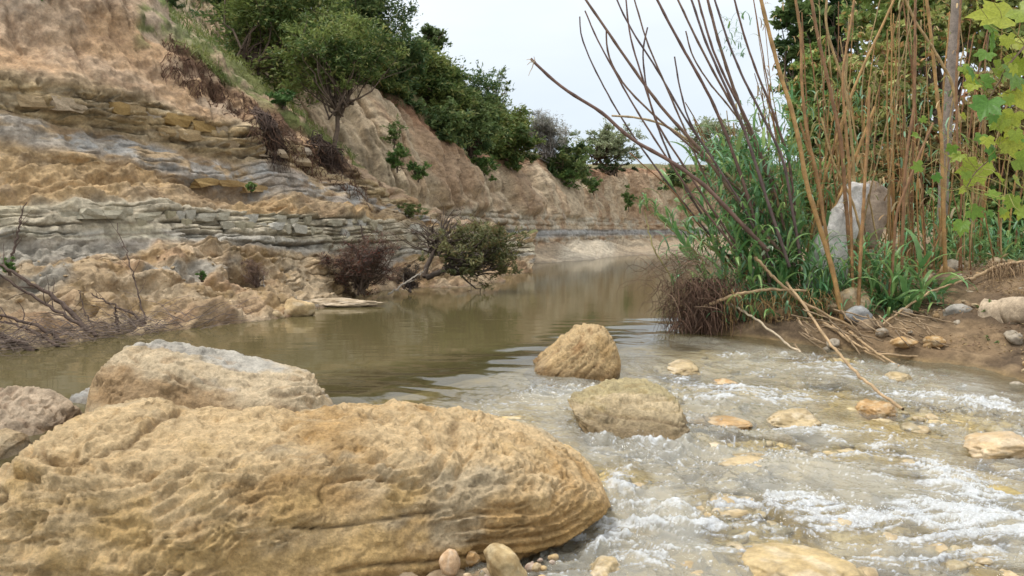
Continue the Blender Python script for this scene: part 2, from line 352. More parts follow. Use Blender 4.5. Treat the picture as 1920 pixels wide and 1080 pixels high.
def on_cliff_n(px, py):
    m = np.argmin((CL_px - px) ** 2 + (CL_py - py) ** 2 + 1e4 * (tvg > 8.2)); return V_near[m], N_near[m]
print('near cliff', time.time() - T0)
# ---------------- far wall
fpx = [150, 300, 420, 520, 620, 700, 760, 800, 850, 930, 1000, 1090, 1180, 1290, 1420, 1600]
fc = []
ftab = {150: (19, -160, 23), 300: (18, -100, 22.5), 420: (17.5, -20, 22), 520: (17.6, 60, 21.6), 620: (18, 135, 21.5), 700: (18.5, 163, 21.5), 760: (19, 190, 22),
        800: (19.6, 230, 22.6), 850: (21, 290, 24.2), 930: (23.5, 292, 28), 1000: (28, 296, 33), 1090: (34, 318, 38.5), 1180: (42, 318, 44.5), 1290: (46, 318, 48), 1420: (47, 318, 49.5), 1600: (47, 318, 50)}
for px in fpx:
    yb, pc, yc = ftab[px]
    zc = float(zz(pc, yc))
    if px <= 620: toe = (yb, 1.0); wlin = (yb - .8, .6); und = (yb - 1.5, .4)
    elif px < 1000: toe = (yb, .55); wlin = (yb - 2.2, -.05); und = (yb - 3.5, -.7)
    else: 
        w = {1000: 24.5, 1090: 27, 1180: 33, 1290: 34.5, 1420: 36, 1600: 36}[px]
        toe = (yb, .45); wlin = (w, -.03); und = (w - 2, -.7)
    led = (yb + .35, max(1.05, toe[1] + .4)); led2 = (yb + .6, led[1] + .45)
    fc.append([und, wlin, toe, led, led2, (lerp(led2[0], yc, .45), lerp(led2[1], zc, .5)), (yc - .35, zc - .35), (yc + .2, zc), (yc + 3, zc + (.5 if px > 800 else 1.6)), (yc + 14, zc + (.7 if px > 800 else 4))])
NU, NV = 760, 190
A, tv2 = knotgrid(fpx, fc, NU, NV, [.2, .5, .6, .6, 1.2, 1.6, .7, .5, .4], 5)
tg = np.broadcast_to(tv2, (NU, NV)).ravel()
N0 = gnorm(A)
if N0[NU // 2, NV // 2, 1] > 0: N0 = -N0
Q = A.reshape(-1, 3); n0 = N0.reshape(-1, 3)
pxn, pyn = proj(Q[:, 0], Q[:, 1], Q[:, 2])
su = Q[:, 0] * .7 + Q[:, 1] * .65
warp = fbm(np.stack([su * .3, Q[:, 2] * .6, Q[:, 1] * .2], 1), 4)
m_soil = ss(3.9, 4.3, tg + .3 * warp) * (1 - ss(6.9, 7.2, tg)); m_led = ss(1.9, 2.2, tg) * (1 - ss(3.9, 4.2, tg + .2 * warp))
rg = ridged(np.stack([su * .8 + .35 * warp, Q[:, 2] * .22, Q[:, 1] * 0], 1), 3)
rg2 = ridged(np.stack([su * 3.1 + .35 * warp, Q[:, 2] * .4, Q[:, 1] * 0], 1), 2, off=4)
ra, ea, eza = courses(Q[:, 2] + .03 * warp, su, .19, .7, 15)
d = .35 * fbm(Q * .4, 3) - m_soil * (.75 * (rg - .45) * (1 - .5 * ss(28, 40, Q[:, 1])) + .25 * (rg2 - .4) * (1 - ss(22, 28, Q[:, 1]))) + .10 * fbm(Q * 2.2, 4, .6)
d += m_led * (1 - .7 * ss(22, 32, Q[:, 1])) * (.3 * (ra - .45) - .1 * np.exp(-(ea / .035) ** 2))
d *= np.clip((tg - .6) / .9, .05, 1) * (1 - .8 * ss(6.6, 7.2, tg))
hh = n0.copy(); hh[:, 2] *= .5; hh /= np.linalg.norm(hh, axis=1, keepdims=True)
V = Q + hh * d[:, None]
c1 = fbm(Q * np.array([.5, .5, .9]), 4, off=2); c2 = fbm(Q * np.array([2.4, 2.4, 3]), 4, .6, off=8)
cs = fbm(np.stack([su * 2.2, Q[:, 2] * .35, Q[:, 1] * 0], 1), 3, off=3)
col = np.tile(np.array([.43, .315, .20], np.float32), (len(Q), 1))
col = cmix(col, (.50, .40, .27), ss(-.1, .4, cs) * .8); col = cmix(col, (.34, .215, .125), ss(.05, .5, -cs) * .6)
zt = ss(5.6, 6.8, tg + .5 * c1)
col = cmix(col, (.44, .235, .13), zt * m_soil * .8)
col = cmix(col, (.22, .12, .07), ss(6.35, 6.8, tg + .4 * c2) * (tg < 7.2) * .7)
col = cmix(col, (.46, .42, .33), m_led * ss(-.2, .3, c2) * .7); col = cmix(col, (.30, .31, .31), m_led * ss(2.3, 2.6, tg) * (1 - ss(2.8, 3.0, tg)) * .8)
col = cmix(col, (.36, .29, .20), (1 - ss(1.7, 2.1, tg)) * .8); col = cmix(col, (.52, .45, .34), (1 - ss(1.7, 2.1, tg)) * ss(1035, 1060, pxn) * (1 - ss(1140, 1160, pxn)) * .8)
gb = ss(6.95, 7.25, tg); col = cmix(col, (.16, .15, .06), gb * .9)
hs = (1 - ss(640, 720, pxn)) * ss(-.3, .3, c1 + .5 * c2); col = cmix(col, (.17, .17, .06), hs * .6 * ss(5.3, 6.2, tg))
wet = (1 - ss(-.02, .12, V[:, 2])) * .6
o = obj('far_cliff', mesh('far_cliff', V, gridF(NU, NV)[:, ::-1], col, wet), M_CLIFF); tag(o, kind='structure')
FV, Fpx, Fpy = V, pxn, pyn
def on_far(px, py):
    m = np.argmin((Fpx - px) ** 2 + (Fpy - py) ** 2 + 1e5 * (tg > 7.3)); return FV[m]
# ------------------------------------------------------------------ far ground, to the horizon
ys = np.concatenate([np.linspace(56, 90, 40), np.geomspace(92, 1500, 30)]); xs = np.linspace(-1, 1, 80)
A = np.zeros((80, len(ys), 3)); A[..., 1] = ys[None]; A[..., 0] = np.sign(xs[:, None]) * np.abs(xs[:, None]) ** 1.5 * (ys[None] * 1.1 + 20)
A[..., 2] = 3.55 + .5 * fbm(A.reshape(-1, 3) * .06, 3).reshape(80, -1)
A[:, 0, 2] = -.5; V = A.reshape(-1, 3); c = fbm(V * .3, 3)
col = cmix(np.tile(np.array([.20, .18, .07], np.float32), (len(V), 1)), (.11, .13, .045), ss(-.2, .3, c))
o = obj('ground', mesh('ground', V, gridF(80, len(ys)), col), M_GROUND); tag(o, kind='structure')
# ------------------------------------------------------------------ water level field
LA = G(620, 748)[:2]; LB = G(1262, 622)[:2]
ld = (LB - LA) / np.linalg.norm(LB - LA); LN = np.array([ld[1], -ld[0]])
def sdist(x, y): return (x - LA[0]) * LN[0] + (y - LA[1]) * LN[1]
def level(x, y):
    s = sdist(x, y)
    return -.03 * ss(-.15, .5, s) - .065 * ss(.5, 1.5, s) - .06 * ss(1.4, 2.2, s) - .07 * ss(2.3, 3.1, s) - .05 * ss(3.2, 4.6, s)
def bankx(y):   # right-hand waterline, x as a function of y
    return np.interp(y, [0, 5.0, 6.2, 7.1, 7.6, 8.2, 8.6, 9.5, 12, 20, 30, 60], [4.8, 4.55, 4.3, 3.9, 3.2, 2.1, 1.62, 1.9, 3.0, 5.6, 8.5, 18])
# right bank: sheet from under the water up to the far thicket
bu = np.linspace(-1.0, 1, 260); by = np.concatenate([np.linspace(.5, 14, 280), np.geomspace(14.2, 70, 50)])
Yg = np.broadcast_to(by[None], (260, len(by))); off = np.sign(bu) * np.abs(bu) ** 2 ; off = np.where(off < 0, off * 1.5, off * 28)
Xg = bankx(Yg) + off[:, None]
Z = np.where(off[:, None] < 0, off[:, None] * .22, .12 * ss(0, .35, off[:, None]) + .45 * ss(.4, 3.5, off[:, None]) + 1.5 * ss(3, 14, off[:, None]))
V = np.stack([Xg, Yg, Z + 0 * Xg], -1).reshape(-1, 3)
V[:, 2] = V[:, 2] + level(V[:, 0], V[:, 1]) * (1 - ss(0, 2, V[:, 0] - bankx(V[:, 1]))) - .02
V[:, 2] += (.06 * fbm(V * 1.6, 4) + .05 * fbm(V * 6, 4, .6)) * np.clip(.3 + (V[:, 0] - bankx(V[:, 1])) * 1.5, .15, 1)
c = fbm(V * 2, 4); c2 = fbm(V * 8, 3)
col = cmix(np.tile(np.array([.20, .135, .075], np.float32), (len(V), 1)), (.11, .075, .045), ss(-.1, .4, c)); col = cmix(col, (.30, .21, .12), ss(.1, .5, c2) * .7)
col = cmix(col, (.36, .25, .11), 1 - ss(-.02, .05, V[:, 2] - level(V[:, 0], V[:, 1])))
wet = (1 - ss(-.01, .06, V[:, 2] - level(V[:, 0], V[:, 1]))) * .7
BK_V = V
o = obj('right_bank', mesh('right_bank', V, gridF(260, len(by))[:, ::-1] if False else gridF(260, len(by)), col, wet), M_GROUND); tag(o, kind='structure')
def on_bank(x, y):
    return float(BK_V[np.argmin((BK_V[:, 0] - x) ** 2 + (BK_V[:, 1] - y) ** 2), 2])
# ------------------------------------------------------------------ riverbed
bx = np.linspace(-14, 26, 60)
def bedz(x, y):
    p = np.stack([x, y, x * 0], 1); s = sdist(x, y)
    dep = .10 + .045 * fbm(p * 1.3, 3, off=3) - .10 * ss(.15, .75, fbm(p * np.array([2.1, 2.6, 1]), 3, off=14)) 
    dep = np.clip(dep, .015, .3)
    pool = .12 + .6 * ss(0, 2.2, -s)
    return level(x, y) - np.where(s > 0, lerp(.16, dep, ss(0, .8, s)), pool)
uu = np.linspace(-1, 1, 300); yy = np.concatenate([np.linspace(.6, 11, 330), np.geomspace(11.2, 75, 40)])
Yg = np.broadcast_to(yy[None], (300, len(yy))); Xg = uu[:, None] * (3.4 + Yg * .9) + .8
V = np.stack([Xg, Yg, 0 * Yg], -1).reshape(-1, 3); V[:, 2] = bedz(V[:, 0], V[:, 1]) + .012 * fbm(V * 9, 3)
c = fbm(V * np.array([2, 2, 0]), 4); c2 = fbm(V * np.array([9, 9, 0]), 3)
col = cmix(np.tile(np.array([.50, .375, .17], np.float32), (len(V), 1)), (.30, .21, .075), ss(-.05, .45, c)); col = cmix(col, (.55, .46, .32), ss(0, .5, c2) * .6)
o = obj('riverbed', mesh('riverbed', V, gridF(300, len(yy))[:, ::-1], col), M_GROUND); tag(o, kind='structure')
print('ground', time.time() - T0)
# ------------------------------------------------------------------ boulders
def grids_rot(Q, a): return np.stack([Q[:, 0] * math.cos(a) + Q[:, 2] * math.sin(a), Q[:, 1], -Q[:, 0] * math.sin(a) + Q[:, 2] * math.cos(a)], 1)
def loft_rock(name, label, st, yf, yb, nu, nv, nexp=2.8, shear=.3, amp=1.0, fs=1.0, tilt=0.0, yoff=None, cols=None, cracks=0.0, seed=0.0, wetz=None, cat='boulder', wety=.09, rid=.03, big=.045):
    st = np.array(st, float); yc = (yf + yb) / 2
    t = 1 - np.cos(np.linspace(0, np.pi, nu)); t = t / 2; t = .35 * t + .65 * np.linspace(0, 1, nu)
    px = lerp(st[0, 0], st[-1, 0], t)
    top = np.interp(px, st[:, 0], st[:, 1]); bot = np.interp(px, st[:, 0], st[:, 2])
    ker = max(1, nu // 60)
    for _ in range(ker * 2):
        top[1:-1] = .25 * top[:-2] + .5 * top[1:-1] + .25 * top[2:]; bot[1:-1] = .25 * bot[:-2] + .5 * bot[1:-1] + .25 * bot[2:]
    yo = 0 if yoff is None else np.interp(px, yoff[0], yoff[1])
    e = np.abs(2 * (px - px[0]) / (px[-1] - px[0]) - 1); hy = (yb - yf) / 2 * np.clip(1 - e ** 5, 0, 1) ** .5
    zt = zz(top, yb - .25 * (yb - yf) + yo); zb = zz(bot, yf + .1 * (yb - yf) + yo); zc = (zt + zb) / 2; hz = (zt - zb) / 2 * np.clip(1 - e ** 10, 0, 1) ** .5
    xw = xx(px, (top + bot) / 2, yc + yo)
    th = np.linspace(0, 2 * np.pi, nv, endpoint=False)
    ca, sa = np.cos(th), np.sin(th)
    a = np.sign(ca) * np.abs(ca) ** (2 / nexp); b = np.sign(sa) * np.abs(sa) ** (2 / nexp)
    Z = zc[:, None] + hz[:, None] * b[None]
    Y = (yc + yo + 0 * px)[:, None] - hy[:, None] * a[None] + shear * (Z - zc[:, None])
    X = np.broadcast_to(xw[:, None], Z.shape)
    A = np.stack([X, Y, Z], -1)
    # redistribute rings evenly
    seg = np.linalg.norm(np.diff(np.concatenate([A, A[:, :1]], 1), axis=1), axis=-1).mean(0); cum = np.r_[0, np.cumsum(seg)]
    q = np.linspace(0, cum[-1], nv, endpoint=False); thn = np.interp(q, cum, np.r_[th, 2 * np.pi])
    ca, sa = np.cos(thn), np.sin(thn); a = np.sign(ca) * np.abs(ca) ** (2 / nexp); b = np.sign(sa) * np.abs(sa) ** (2 / nexp)
    Z = zc[:, None] + hz[:, None] * b[None]; Y = (yc + yo + 0 * px)[:, None] - hy[:, None] * a[None] + shear * (Z - zc[:, None])
    A = np.stack([X, Y, Z], -1)
    N = gnorm(A, True); Q = A.reshape(-1, 3); ctr = np.stack([xw, yc + yo + 0 * px, zc], -1)
    if (N[nu // 2] * (A[nu // 2] - ctr[nu // 2])).sum() < 0: N = -N
    n = N.reshape(-1, 3)
    q = grids_rot(Q, tilt) * fs + seed
    w = fbm(q * 1.7, 3)
    d = amp * (big * fbm(q * 1.9, 3) + rid * (ridged(q * 1.1, 2, off=90) - .5))
    L = q[:, 2] * 10 + 1.1 * fbm(q * np.array([1.3, 1.3, 2.5]), 2, .35); fr = L - np.floor(L)
    led = (ss(0, .75, fr) - ss(.80, 1, fr) - .35)
    L2 = q[:, 2] * 21 + 1.9 * fbm(q * np.array([2.4, 2.4, 4]), 3, .35, off=5); fr2 = L2 - np.floor(L2)
    led2 = (ss(0, .7, fr2) - ss(.8, 1, fr2) - .35)
    L3 = q[:, 2] * 50 + 2.2 * fbm(q * np.array([5, 5, 9]), 3, .35, off=15); fr3 = L3 - np.floor(L3)
    led3 = (ss(0, .7, fr3) - ss(.8, 1, fr3) - .35)
    u9 = fbm(q * np.array([3, 3, 6]), 2, off=101); u8 = fbm(q * np.array([5, 5, 9]), 2, off=111)
    ms = ss(-.12, .22, fbm(q * 1.6, 3, off=8) + .35 * n[:, 2] + .30 * (Q[:, 2] - zc.mean()) / max(hz.max(), .05) + .05)
    d += amp * (.007 * led * (.3 + .7 * ms) + .018 * led2 * (.15 + .85 * ms) * ss(-.4, .3, u9) + .011 * led3 * (.2 + .8 * ms) * ss(-.4, .3, u8))
    pit = fbm(q * np.array([9, 9, 14]), 4, .6, off=2)
    d += amp * (.012 * pit * (.4 + .6 * ms) - .022 * ss(.25, .6, fbm(q * np.array([6, 6, 13]), 3, off=31)) * ms)
    d += amp * (.006 * fbm(q * 32, 3, .65) - .010 * ss(.15, .5, fbm(q * np.array([17, 17, 26]), 3, .6, off=52)) * (.3 + .7 * ms))
    cr = 0
    pt = q[:, 2] * 6.5 + .55 * fbm(q * np.array([1.3, 1.3, 2.2]), 3, .4, off=140); pt = np.abs(pt - np.floor(pt) - .5); pc = np.exp(-(pt / .035) ** 2) * ss(.05, .22, fbm(q * np.array([2.1, 2.1, 4]), 3, off=150)); d -= amp * .016 * pc
    if cracks:
        f1 = fbm(q * np.array([.9, .9, 2.6]), 4, .5, off=60); mk = ss(-.05, .25, fbm(q * 1.1, 2, off=71))
        cr = np.exp(-(f1 / .012) ** 2) * mk; d -= cracks * .02 * cr
    fade = np.clip(1.4 * (1 - e ** 6), 0.1, 1); d *= np.repeat(fade, nv)
    V = Q + n * d[:, None]
    F = gridF(nu, nv, True)
    V = V.reshape(nu, nv, 3); V[0] = V[0].mean(0); V[-1] = V[-1].mean(0); V = V.reshape(-1, 3)
    base, dark, pale, grey = cols or ((.54, .36, .16), (.38, .22, .085), (.60, .46, .27), (.46, .40, .28))
    m = len(Q); col = np.tile(np.array(base, np.float32), (m, 1))
    u1 = fbm(q * np.array([1.5, 1.5, 3]), 4, off=15); u2 = fbm(q * np.array([6, 6, 12]), 4, .6, off=17); u3 = fbm(q * np.array([1.1, 1.1, 2.2]), 4, off=44)
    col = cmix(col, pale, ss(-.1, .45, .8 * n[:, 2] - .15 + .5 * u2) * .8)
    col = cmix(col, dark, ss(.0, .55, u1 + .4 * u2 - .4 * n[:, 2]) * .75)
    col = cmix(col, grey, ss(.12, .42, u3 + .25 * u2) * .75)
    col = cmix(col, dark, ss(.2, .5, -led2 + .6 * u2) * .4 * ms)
    col = cmix(col, (.20, .12, .05), pc * .5)
    if cracks: col = cmix(col, (.13, .08, .035), cr * .5)
    wz = level(V[:, 0], V[:, 1]) if wetz is None else wetz
    wet = (1 - ss(0, wety, V[:, 2] - wz + .02 * u2)) * .85
    me = mesh(name, V, F, col, wet)
    o = obj(name, me, M_ROCK); tag(o, label, cat); return o
# hero boulder
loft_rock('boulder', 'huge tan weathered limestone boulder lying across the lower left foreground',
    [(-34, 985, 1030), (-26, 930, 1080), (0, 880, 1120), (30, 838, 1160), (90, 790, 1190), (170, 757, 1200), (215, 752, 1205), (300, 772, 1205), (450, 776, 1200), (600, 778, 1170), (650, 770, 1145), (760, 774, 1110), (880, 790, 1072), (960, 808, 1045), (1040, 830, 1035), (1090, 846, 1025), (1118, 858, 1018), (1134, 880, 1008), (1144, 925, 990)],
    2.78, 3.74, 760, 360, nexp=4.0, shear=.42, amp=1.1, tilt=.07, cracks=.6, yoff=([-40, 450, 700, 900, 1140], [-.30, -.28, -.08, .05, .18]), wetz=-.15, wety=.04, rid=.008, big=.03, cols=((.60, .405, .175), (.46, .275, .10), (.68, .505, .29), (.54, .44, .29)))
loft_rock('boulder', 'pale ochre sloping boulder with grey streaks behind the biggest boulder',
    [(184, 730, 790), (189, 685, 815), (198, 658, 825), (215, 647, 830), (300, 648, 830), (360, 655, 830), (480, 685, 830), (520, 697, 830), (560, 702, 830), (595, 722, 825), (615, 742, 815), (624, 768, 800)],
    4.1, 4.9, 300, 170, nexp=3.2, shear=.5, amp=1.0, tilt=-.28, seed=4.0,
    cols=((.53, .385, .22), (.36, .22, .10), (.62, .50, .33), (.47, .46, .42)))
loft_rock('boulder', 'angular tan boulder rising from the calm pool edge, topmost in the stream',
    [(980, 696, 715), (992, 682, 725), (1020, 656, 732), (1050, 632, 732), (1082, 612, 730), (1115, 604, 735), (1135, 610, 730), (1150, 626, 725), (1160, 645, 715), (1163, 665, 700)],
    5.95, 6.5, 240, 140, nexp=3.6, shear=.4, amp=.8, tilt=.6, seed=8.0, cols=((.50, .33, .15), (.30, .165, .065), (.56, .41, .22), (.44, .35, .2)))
loft_rock('boulder', 'wet cracked boulder with water pouring round it, between the big boulder and rapids',
    [(1066, 748, 762), (1074, 735, 810), (1100, 730, 855), (1140, 720, 880), (1180, 715, 885), (1215, 718, 885), (1240, 726, 880), (1268, 738, 860), (1288, 772, 830)],
    4.45, 5.15, 240, 150, nexp=2.8, shear=.8, amp=.8, tilt=-.15, seed=12.0, cracks=1, cols=((.52, .385, .20), (.32, .22, .08), (.60, .48, .30), (.42, .35, .18)), wety=.15)
loft_rock('boulder', 'pinkish tan boulder cut by the left edge beside the biggest boulder',
    [(-70, 770, 860), (-50, 752, 890), (-20, 744, 900), (20, 742, 905), (50, 748, 905), (85, 765, 900), (108, 780, 880), (118, 800, 850)],
    3.95, 4.5, 200, 120, nexp=2.6, shear=.3, amp=1.0, tilt=-.5, seed=17.0, cols=((.50, .35, .21), (.36, .22, .13), (.58, .46, .33), (.5, .42, .33)))
loft_rock('boulder', 'small rounded ochre boulder tucked at the left end below the pinkish one',
    [(-60, 840, 900), (-40, 815, 930), (-5, 802, 945), (25, 804, 945), (42, 815, 935), (54, 840, 905)],
    3.6, 3.95, 150, 90, nexp=2.4, shear=.2, amp=.8, seed=21.0, cols=((.49, .33, .16), (.33, .20, .09), (.56, .42, .25), (.46, .38, .25)))
loft_rock('boulder', 'whitish grey boulder half hidden left of the sloping boulder',
    [(92, 790, 810), (98, 772, 830), (115, 745, 840), (140, 730, 845), (170, 726, 845), (200, 724, 845), (230, 735, 840), (245, 760, 820)],
    4.75, 5.2, 150, 90, nexp=2.6, shear=.5, amp=.8, seed=25.0, tilt=-.5, cols=((.56, .52, .45), (.40, .33, .24), (.64, .61, .55), (.52, .52, .50)))
# ------------------------------------------------------------------ generic rocks
def ico(level_):
    import bmesh
    bm = bmesh.new(); bmesh.ops.create_icosphere(bm, subdivisions=level_, radius=1)
    V = np.array([v.co[:] for v in bm.verts]); F = np.array([[v.index for v in f.verts] for f in bm.faces]); bm.free(); return V, F
ICO = {k: ico(k) for k in (2, 3, 4, 5, 6)}
def rockmesh(name, seed, lvl=4, planes=10, size=(1, 1, 1), rough=.06, cols=None, smooth=True, fs=1.0, nz=None):
    r = np.random.default_rng(seed); V0, F = ICO[lvl]; n = V0.copy()
    pn = r.normal(size=(planes, 3)); pn /= np.linalg.norm(pn, axis=1, keepdims=True); pd = r.uniform(.62, .95, planes)
    dd = V0 @ pn.T; t = np.where(dd > .05, pd[None] / np.maximum(dd, .05), 9); t = np.minimum(t.min(1), 1.0)
    V = V0 * t[:, None]; q = V * fs + seed * 3.1
    V = V + n * (rough * fbm(q * 2.2, 4) + rough * .5 * fbm(q * 7, 3, .6))[:, None]
    V = V * np.array(size)
    base, dark, pale = cols or ((.44, .33, .19), (.27, .18, .09), (.52, .42, .29))
    col = np.tile(np.array(base, np.float32), (len(V), 1)); col = cmix(col, dark, ss(0, .5, fbm(q * 2, 3, off=3)) * .7); col = cmix(col, pale, ss(0, .5, fbm(q * 3, 3, off=9)) * .7)
    return mesh(name, V, F, col, smooth=smooth)
def rock_at(name, label, px, py, wpx, hpx, depth=None, seed=1, lvl=4, ydepth=.7, z=0.0, lift=.0, cols=None, group=None, cat='stone', rot=0, planes=10, rough=.06, mat=None):
    """px,py = pixel where the middle of the stone meets the surface z"""
    p = G(px, py, z) if depth is None else P(px, py, depth)
    sc = p[1] / FPX; sx, sz = wpx / 2 * sc, hpx * sc
    me = rockmesh(name, seed, lvl, planes, (sx, sx * ydepth, sz * .62), rough, cols)
    o = obj(name, me, mat or M_STONE, loc=(p[0], p[1] + sx * ydepth * .6, p[2] + sz * .38 + lift)); o.rotation_euler = (0, 0, rot)
    tag(o, label, cat, group); return o
WETC = ((.47, .36, .20), (.28, .20, .09), (.56, .46, .31))
ORC = ((.46, .29, .13), (.30, .17, .06), (.52, .41, .26))
M_WET = rock_mat('wet_stone', 30, .5, 9, .7, 1.2, .012, rough=.35)
RK = [
 ('flat orange stone breaking the surface right of the cracked wet boulder', 1350, 800, 135, 16, 31, ORC),
 ('low rounded tan stone with dark right end in mid rapids', 1503, 800, 130, 34, 32, WETC),
 ('domed ochre stone under the tip of the long fallen cane', 1652, 778, 96, 36, 33, ORC),
 ('low tan stone just below the upper rapids, right of the domed one', 1765, 765, 90, 22, 34, WETC),
 ('flat tan shelf stone at the right edge of the rapids', 1905, 858, 190, 46, 35, ((.50, .36, .2), (.34, .22, .1), (.56, .45, .3))),
 ('smooth low tan stone awash behind the cracked wet boulder', 1280, 690, 140, 26, 36, WETC),
 ('small sunken ochre stone in the upper rapids', 1360, 720, 62, 22, 37, ORC),
 ('dark ochre sunken stone upstream of the domed one', 1560, 712, 90, 22, 38, WETC),
 ('small tan stone near the bank end of the upper rapids', 1690, 715, 80, 18, 39, WETC),
 ('big yellow stone cut by the bottom edge in the rapids', 1525, 1112, 290, 66, 40, ((.48, .36, .18), (.30, .21, .09), (.56, .46, .30))),
 ('broad submerged yellow stone in front of the big splash', 1330, 965, 250, 34, 41, WETC),
 ('angular yellow stone under shallow water near the bottom edge', 1135, 1085, 130, 60, 42, WETC),
 ('tan stone showing through the foam at bottom middle', 1255, 1075, 60, 30, 43, WETC),
 ('sunken tan stone below the wet boulder in smooth water', 1420, 880, 190, 22, 45, WETC),
 ('sunken olive stone left of the large splash', 1690, 930, 120, 26, 46, ((.33, .25, .09), (.2, .14, .05), (.42, .33, .16))),
 ('olive sunken stone at the right edge below the shelf', 1880, 930, 120, 22, 47, ((.33, .25, .09), (.2, .14, .05), (.42, .33, .16))),
]
for lb, px, py, w, h, sd, cc in RK:
    p = G(px, py, -.08); lz = float(level(p[0], p[1]))
    sub = 'sub' in lb or 'sunken' in lb or 'awash' in lb or 'under shallow' in lb or 'through the foam' in lb
    rock_at('stone', lb, px, py, w, h, seed=sd, lvl=5, z=lz - .01, lift=(-.65 if sub else -.26) * h * p[1] / FPX, cols=cc, mat=M_WET, rot=sd, rough=.10, planes=7)
# ledge stones on the far shore
rock_at('ledge_stone', 'tan wedge slab with dark undercut at the left waterline', 552, 597, 74, 38, depth=9.75, seed=51, lvl=4, cols=((.50, .37, .2), (.3, .2, .1), (.56, .45, .3)), planes=14)
rock_at('ledge_stone', 'tilted brown slab leaning left of the waterline wedge', 508, 600, 50, 22, depth=9.55, seed=52, lvl=4, planes=14)
rock_at('ledge_stone', 'long flat pale shelf running right from the waterline wedge', 640, 574, 150, 13, depth=10.95, seed=53, lvl=5, cols=((.42, .33, .22), (.28, .21, .13), (.48, .40, .3)), planes=14, ydepth=.45, rough=.14)
# pebbles under the big boulder
PB = [('smooth round pinkish pebble under the right part of the big boulder', 842, 1078, 56, 46, 61, ((.50, .34, .20), (.42, .27, .15), (.54, .41, .28)), 3),
      ('large angular tan stone at the bottom edge under the big boulder', 945, 1092, 110, 66, 62, ((.44, .33, .17), (.32, .22, .1), (.5, .4, .24)), 12),
      ('small blocky ochre stone between round pebble and angular stone', 886, 1058, 34, 28, 63, ORC, 14),
      ('tiny brown stone at the water end of the pebble patch', 1005, 1072, 30, 16, 64, None, 9)]
for lb, px, py, w, h, sd, cc, pl in PB:
    rock_at('pebble', lb, px, py, w, h, seed=sd, lvl=4, z=-.12, cols=cc, rot=sd, planes=pl, cat='pebble')
r = np.random.default_rng(5)
pm = [rockmesh('small_pebble', 70 + k, 2, 8, (1, .8, .6), .08, [((.46, .34, .21), (.3, .2, .1), (.54, .44, .3)), ((.40, .31, .24), (.3, .2, .15), (.5, .42, .33)), ((.5, .36, .18), (.3, .2, .1), (.56, .44, .3))][k % 3]) for k in range(6)]
for me in pm: me.materials.append(M_STONE)
n_ = 0
for k in range(150):
    px = r.uniform(640, 1040); py = r.uniform(1040, 1100)
    if py < 1128 - (px - 640) * .2: continue
    p = G(px, py, -.12); o = bpy.data.objects.new('small_pebble', pm[k % 6]); C.objects.link(o); s = r.uniform(.008, .024)
    o.location = (p[0], p[1], -.118 + s * .4); o.scale = (s,) * 3; o.rotation_euler = tuple(r.uniform(-.5, .5, 2)) + (r.uniform(0, 6),)
    tag(o, 'small tan pebble in the gravel under the big boulder', 'pebble', 'small pebbles under the big boulder')
# gravel patch that carries them
gx = np.linspace(-1.0, .25, 90); gy = np.linspace(2.3, 3.5, 70); A = np.zeros((90, 70, 3)); A[..., 0] = gx[:, None]; A[..., 1] = gy[None]
V = A.reshape(-1, 3); ed = np.minimum(np.minimum((V[:, 0] + 1.0), (.25 - V[:, 0])) * 4, 1); ed = np.clip(ed, 0, 1)
V[:, 2] = -.13 + .018 * fbm(V * 14, 3) + .008 * fbm(V * 40, 2) - .12 * (1 - ss(0, 1, ed)) - .12 * ss(-.08, .12, V[:, 0])
c = fbm(V * 25, 3); col = cmix(np.tile(np.array([.30, .22, .13], np.float32), (len(V), 1)), (.44, .34, .22), ss(-.2, .3, c))
o = obj('gravel_bar', mesh('gravel_bar', V, gridF(90, 70)[:, ::-1], col, np.full(len(V), .35, np.float32)), M_GROUND); tag(o, kind='structure')
# ------------------------------------------------------------------ ledge blocks in the near cliff: picked-out pieces
bl = []
for k in range(8):
    rr = np.random.default_rng(200 + k); import bmesh
    bm = bmesh.new(); bmesh.ops.create_cube(bm, size=2); bmesh.ops.subdivide_edges(bm, edges=bm.edges[:], cuts=1, use_grid_fill=True)
    V = np.array([v.co[:] for v in bm.verts]); F = np.array([[v.index for v in f.verts] for f in bm.faces]); bm.free()
    cn = (np.abs(V).sum(1) > 2.9); V = V * np.where(cn, .96, 1)[:, None] + rr.normal(0, .13, V.shape)
    V[:, 0] += V[:, 2] * rr.normal(0, .12)
    bl.append(mesh('limestone_block', V, F, smooth=False)); bl[-1].materials.append(M_BLOCK)
bly = [m.copy() for m in bl]
for m in bly: m.materials.clear(); m.materials.append(M_BLOCKY)
def blockrow(x0, x1, fy, h0, w0, w1, meshes, gapp=.1, sink=.35, dense=.85):
    x = x0
    while x < x1:
        w = r.uniform(w0, w1); h = h0 * r.uniform(.8, 1.15); pc = x + w / 2; py = fy(pc) + r.uniform(-1.5, 1.5)
        x += w + 1.5
        if r.random() > dense: continue
        v, n = on_cliff_n(pc, py); s = v[1] / FPX
        o = bpy.data.objects.new('limestone_block', meshes[r.integers(8)]); C.objects.link(o); o.parent = CLIFF
        dep = w * s * .5 * r.uniform(.6, .9)
        ang = math.atan2(n[0], -n[1])
        o.scale = (w / 2 * s * 1.0, dep, h / 2 * s)
        o.location = (v[0] - n[0] * dep * sink, v[1] - n[1] * dep * sink, v[2]); o.rotation_euler = (r.normal(0, .05), r.normal(0, .05) , ang + r.normal(0, .15))
blockrow(250, 800, lambda x: np.interp(x, [250, 400, 520, 600, 700, 800], [398, 401, 408, 415, 425, 436]), 15, 16, 40, bl, dense=.8)
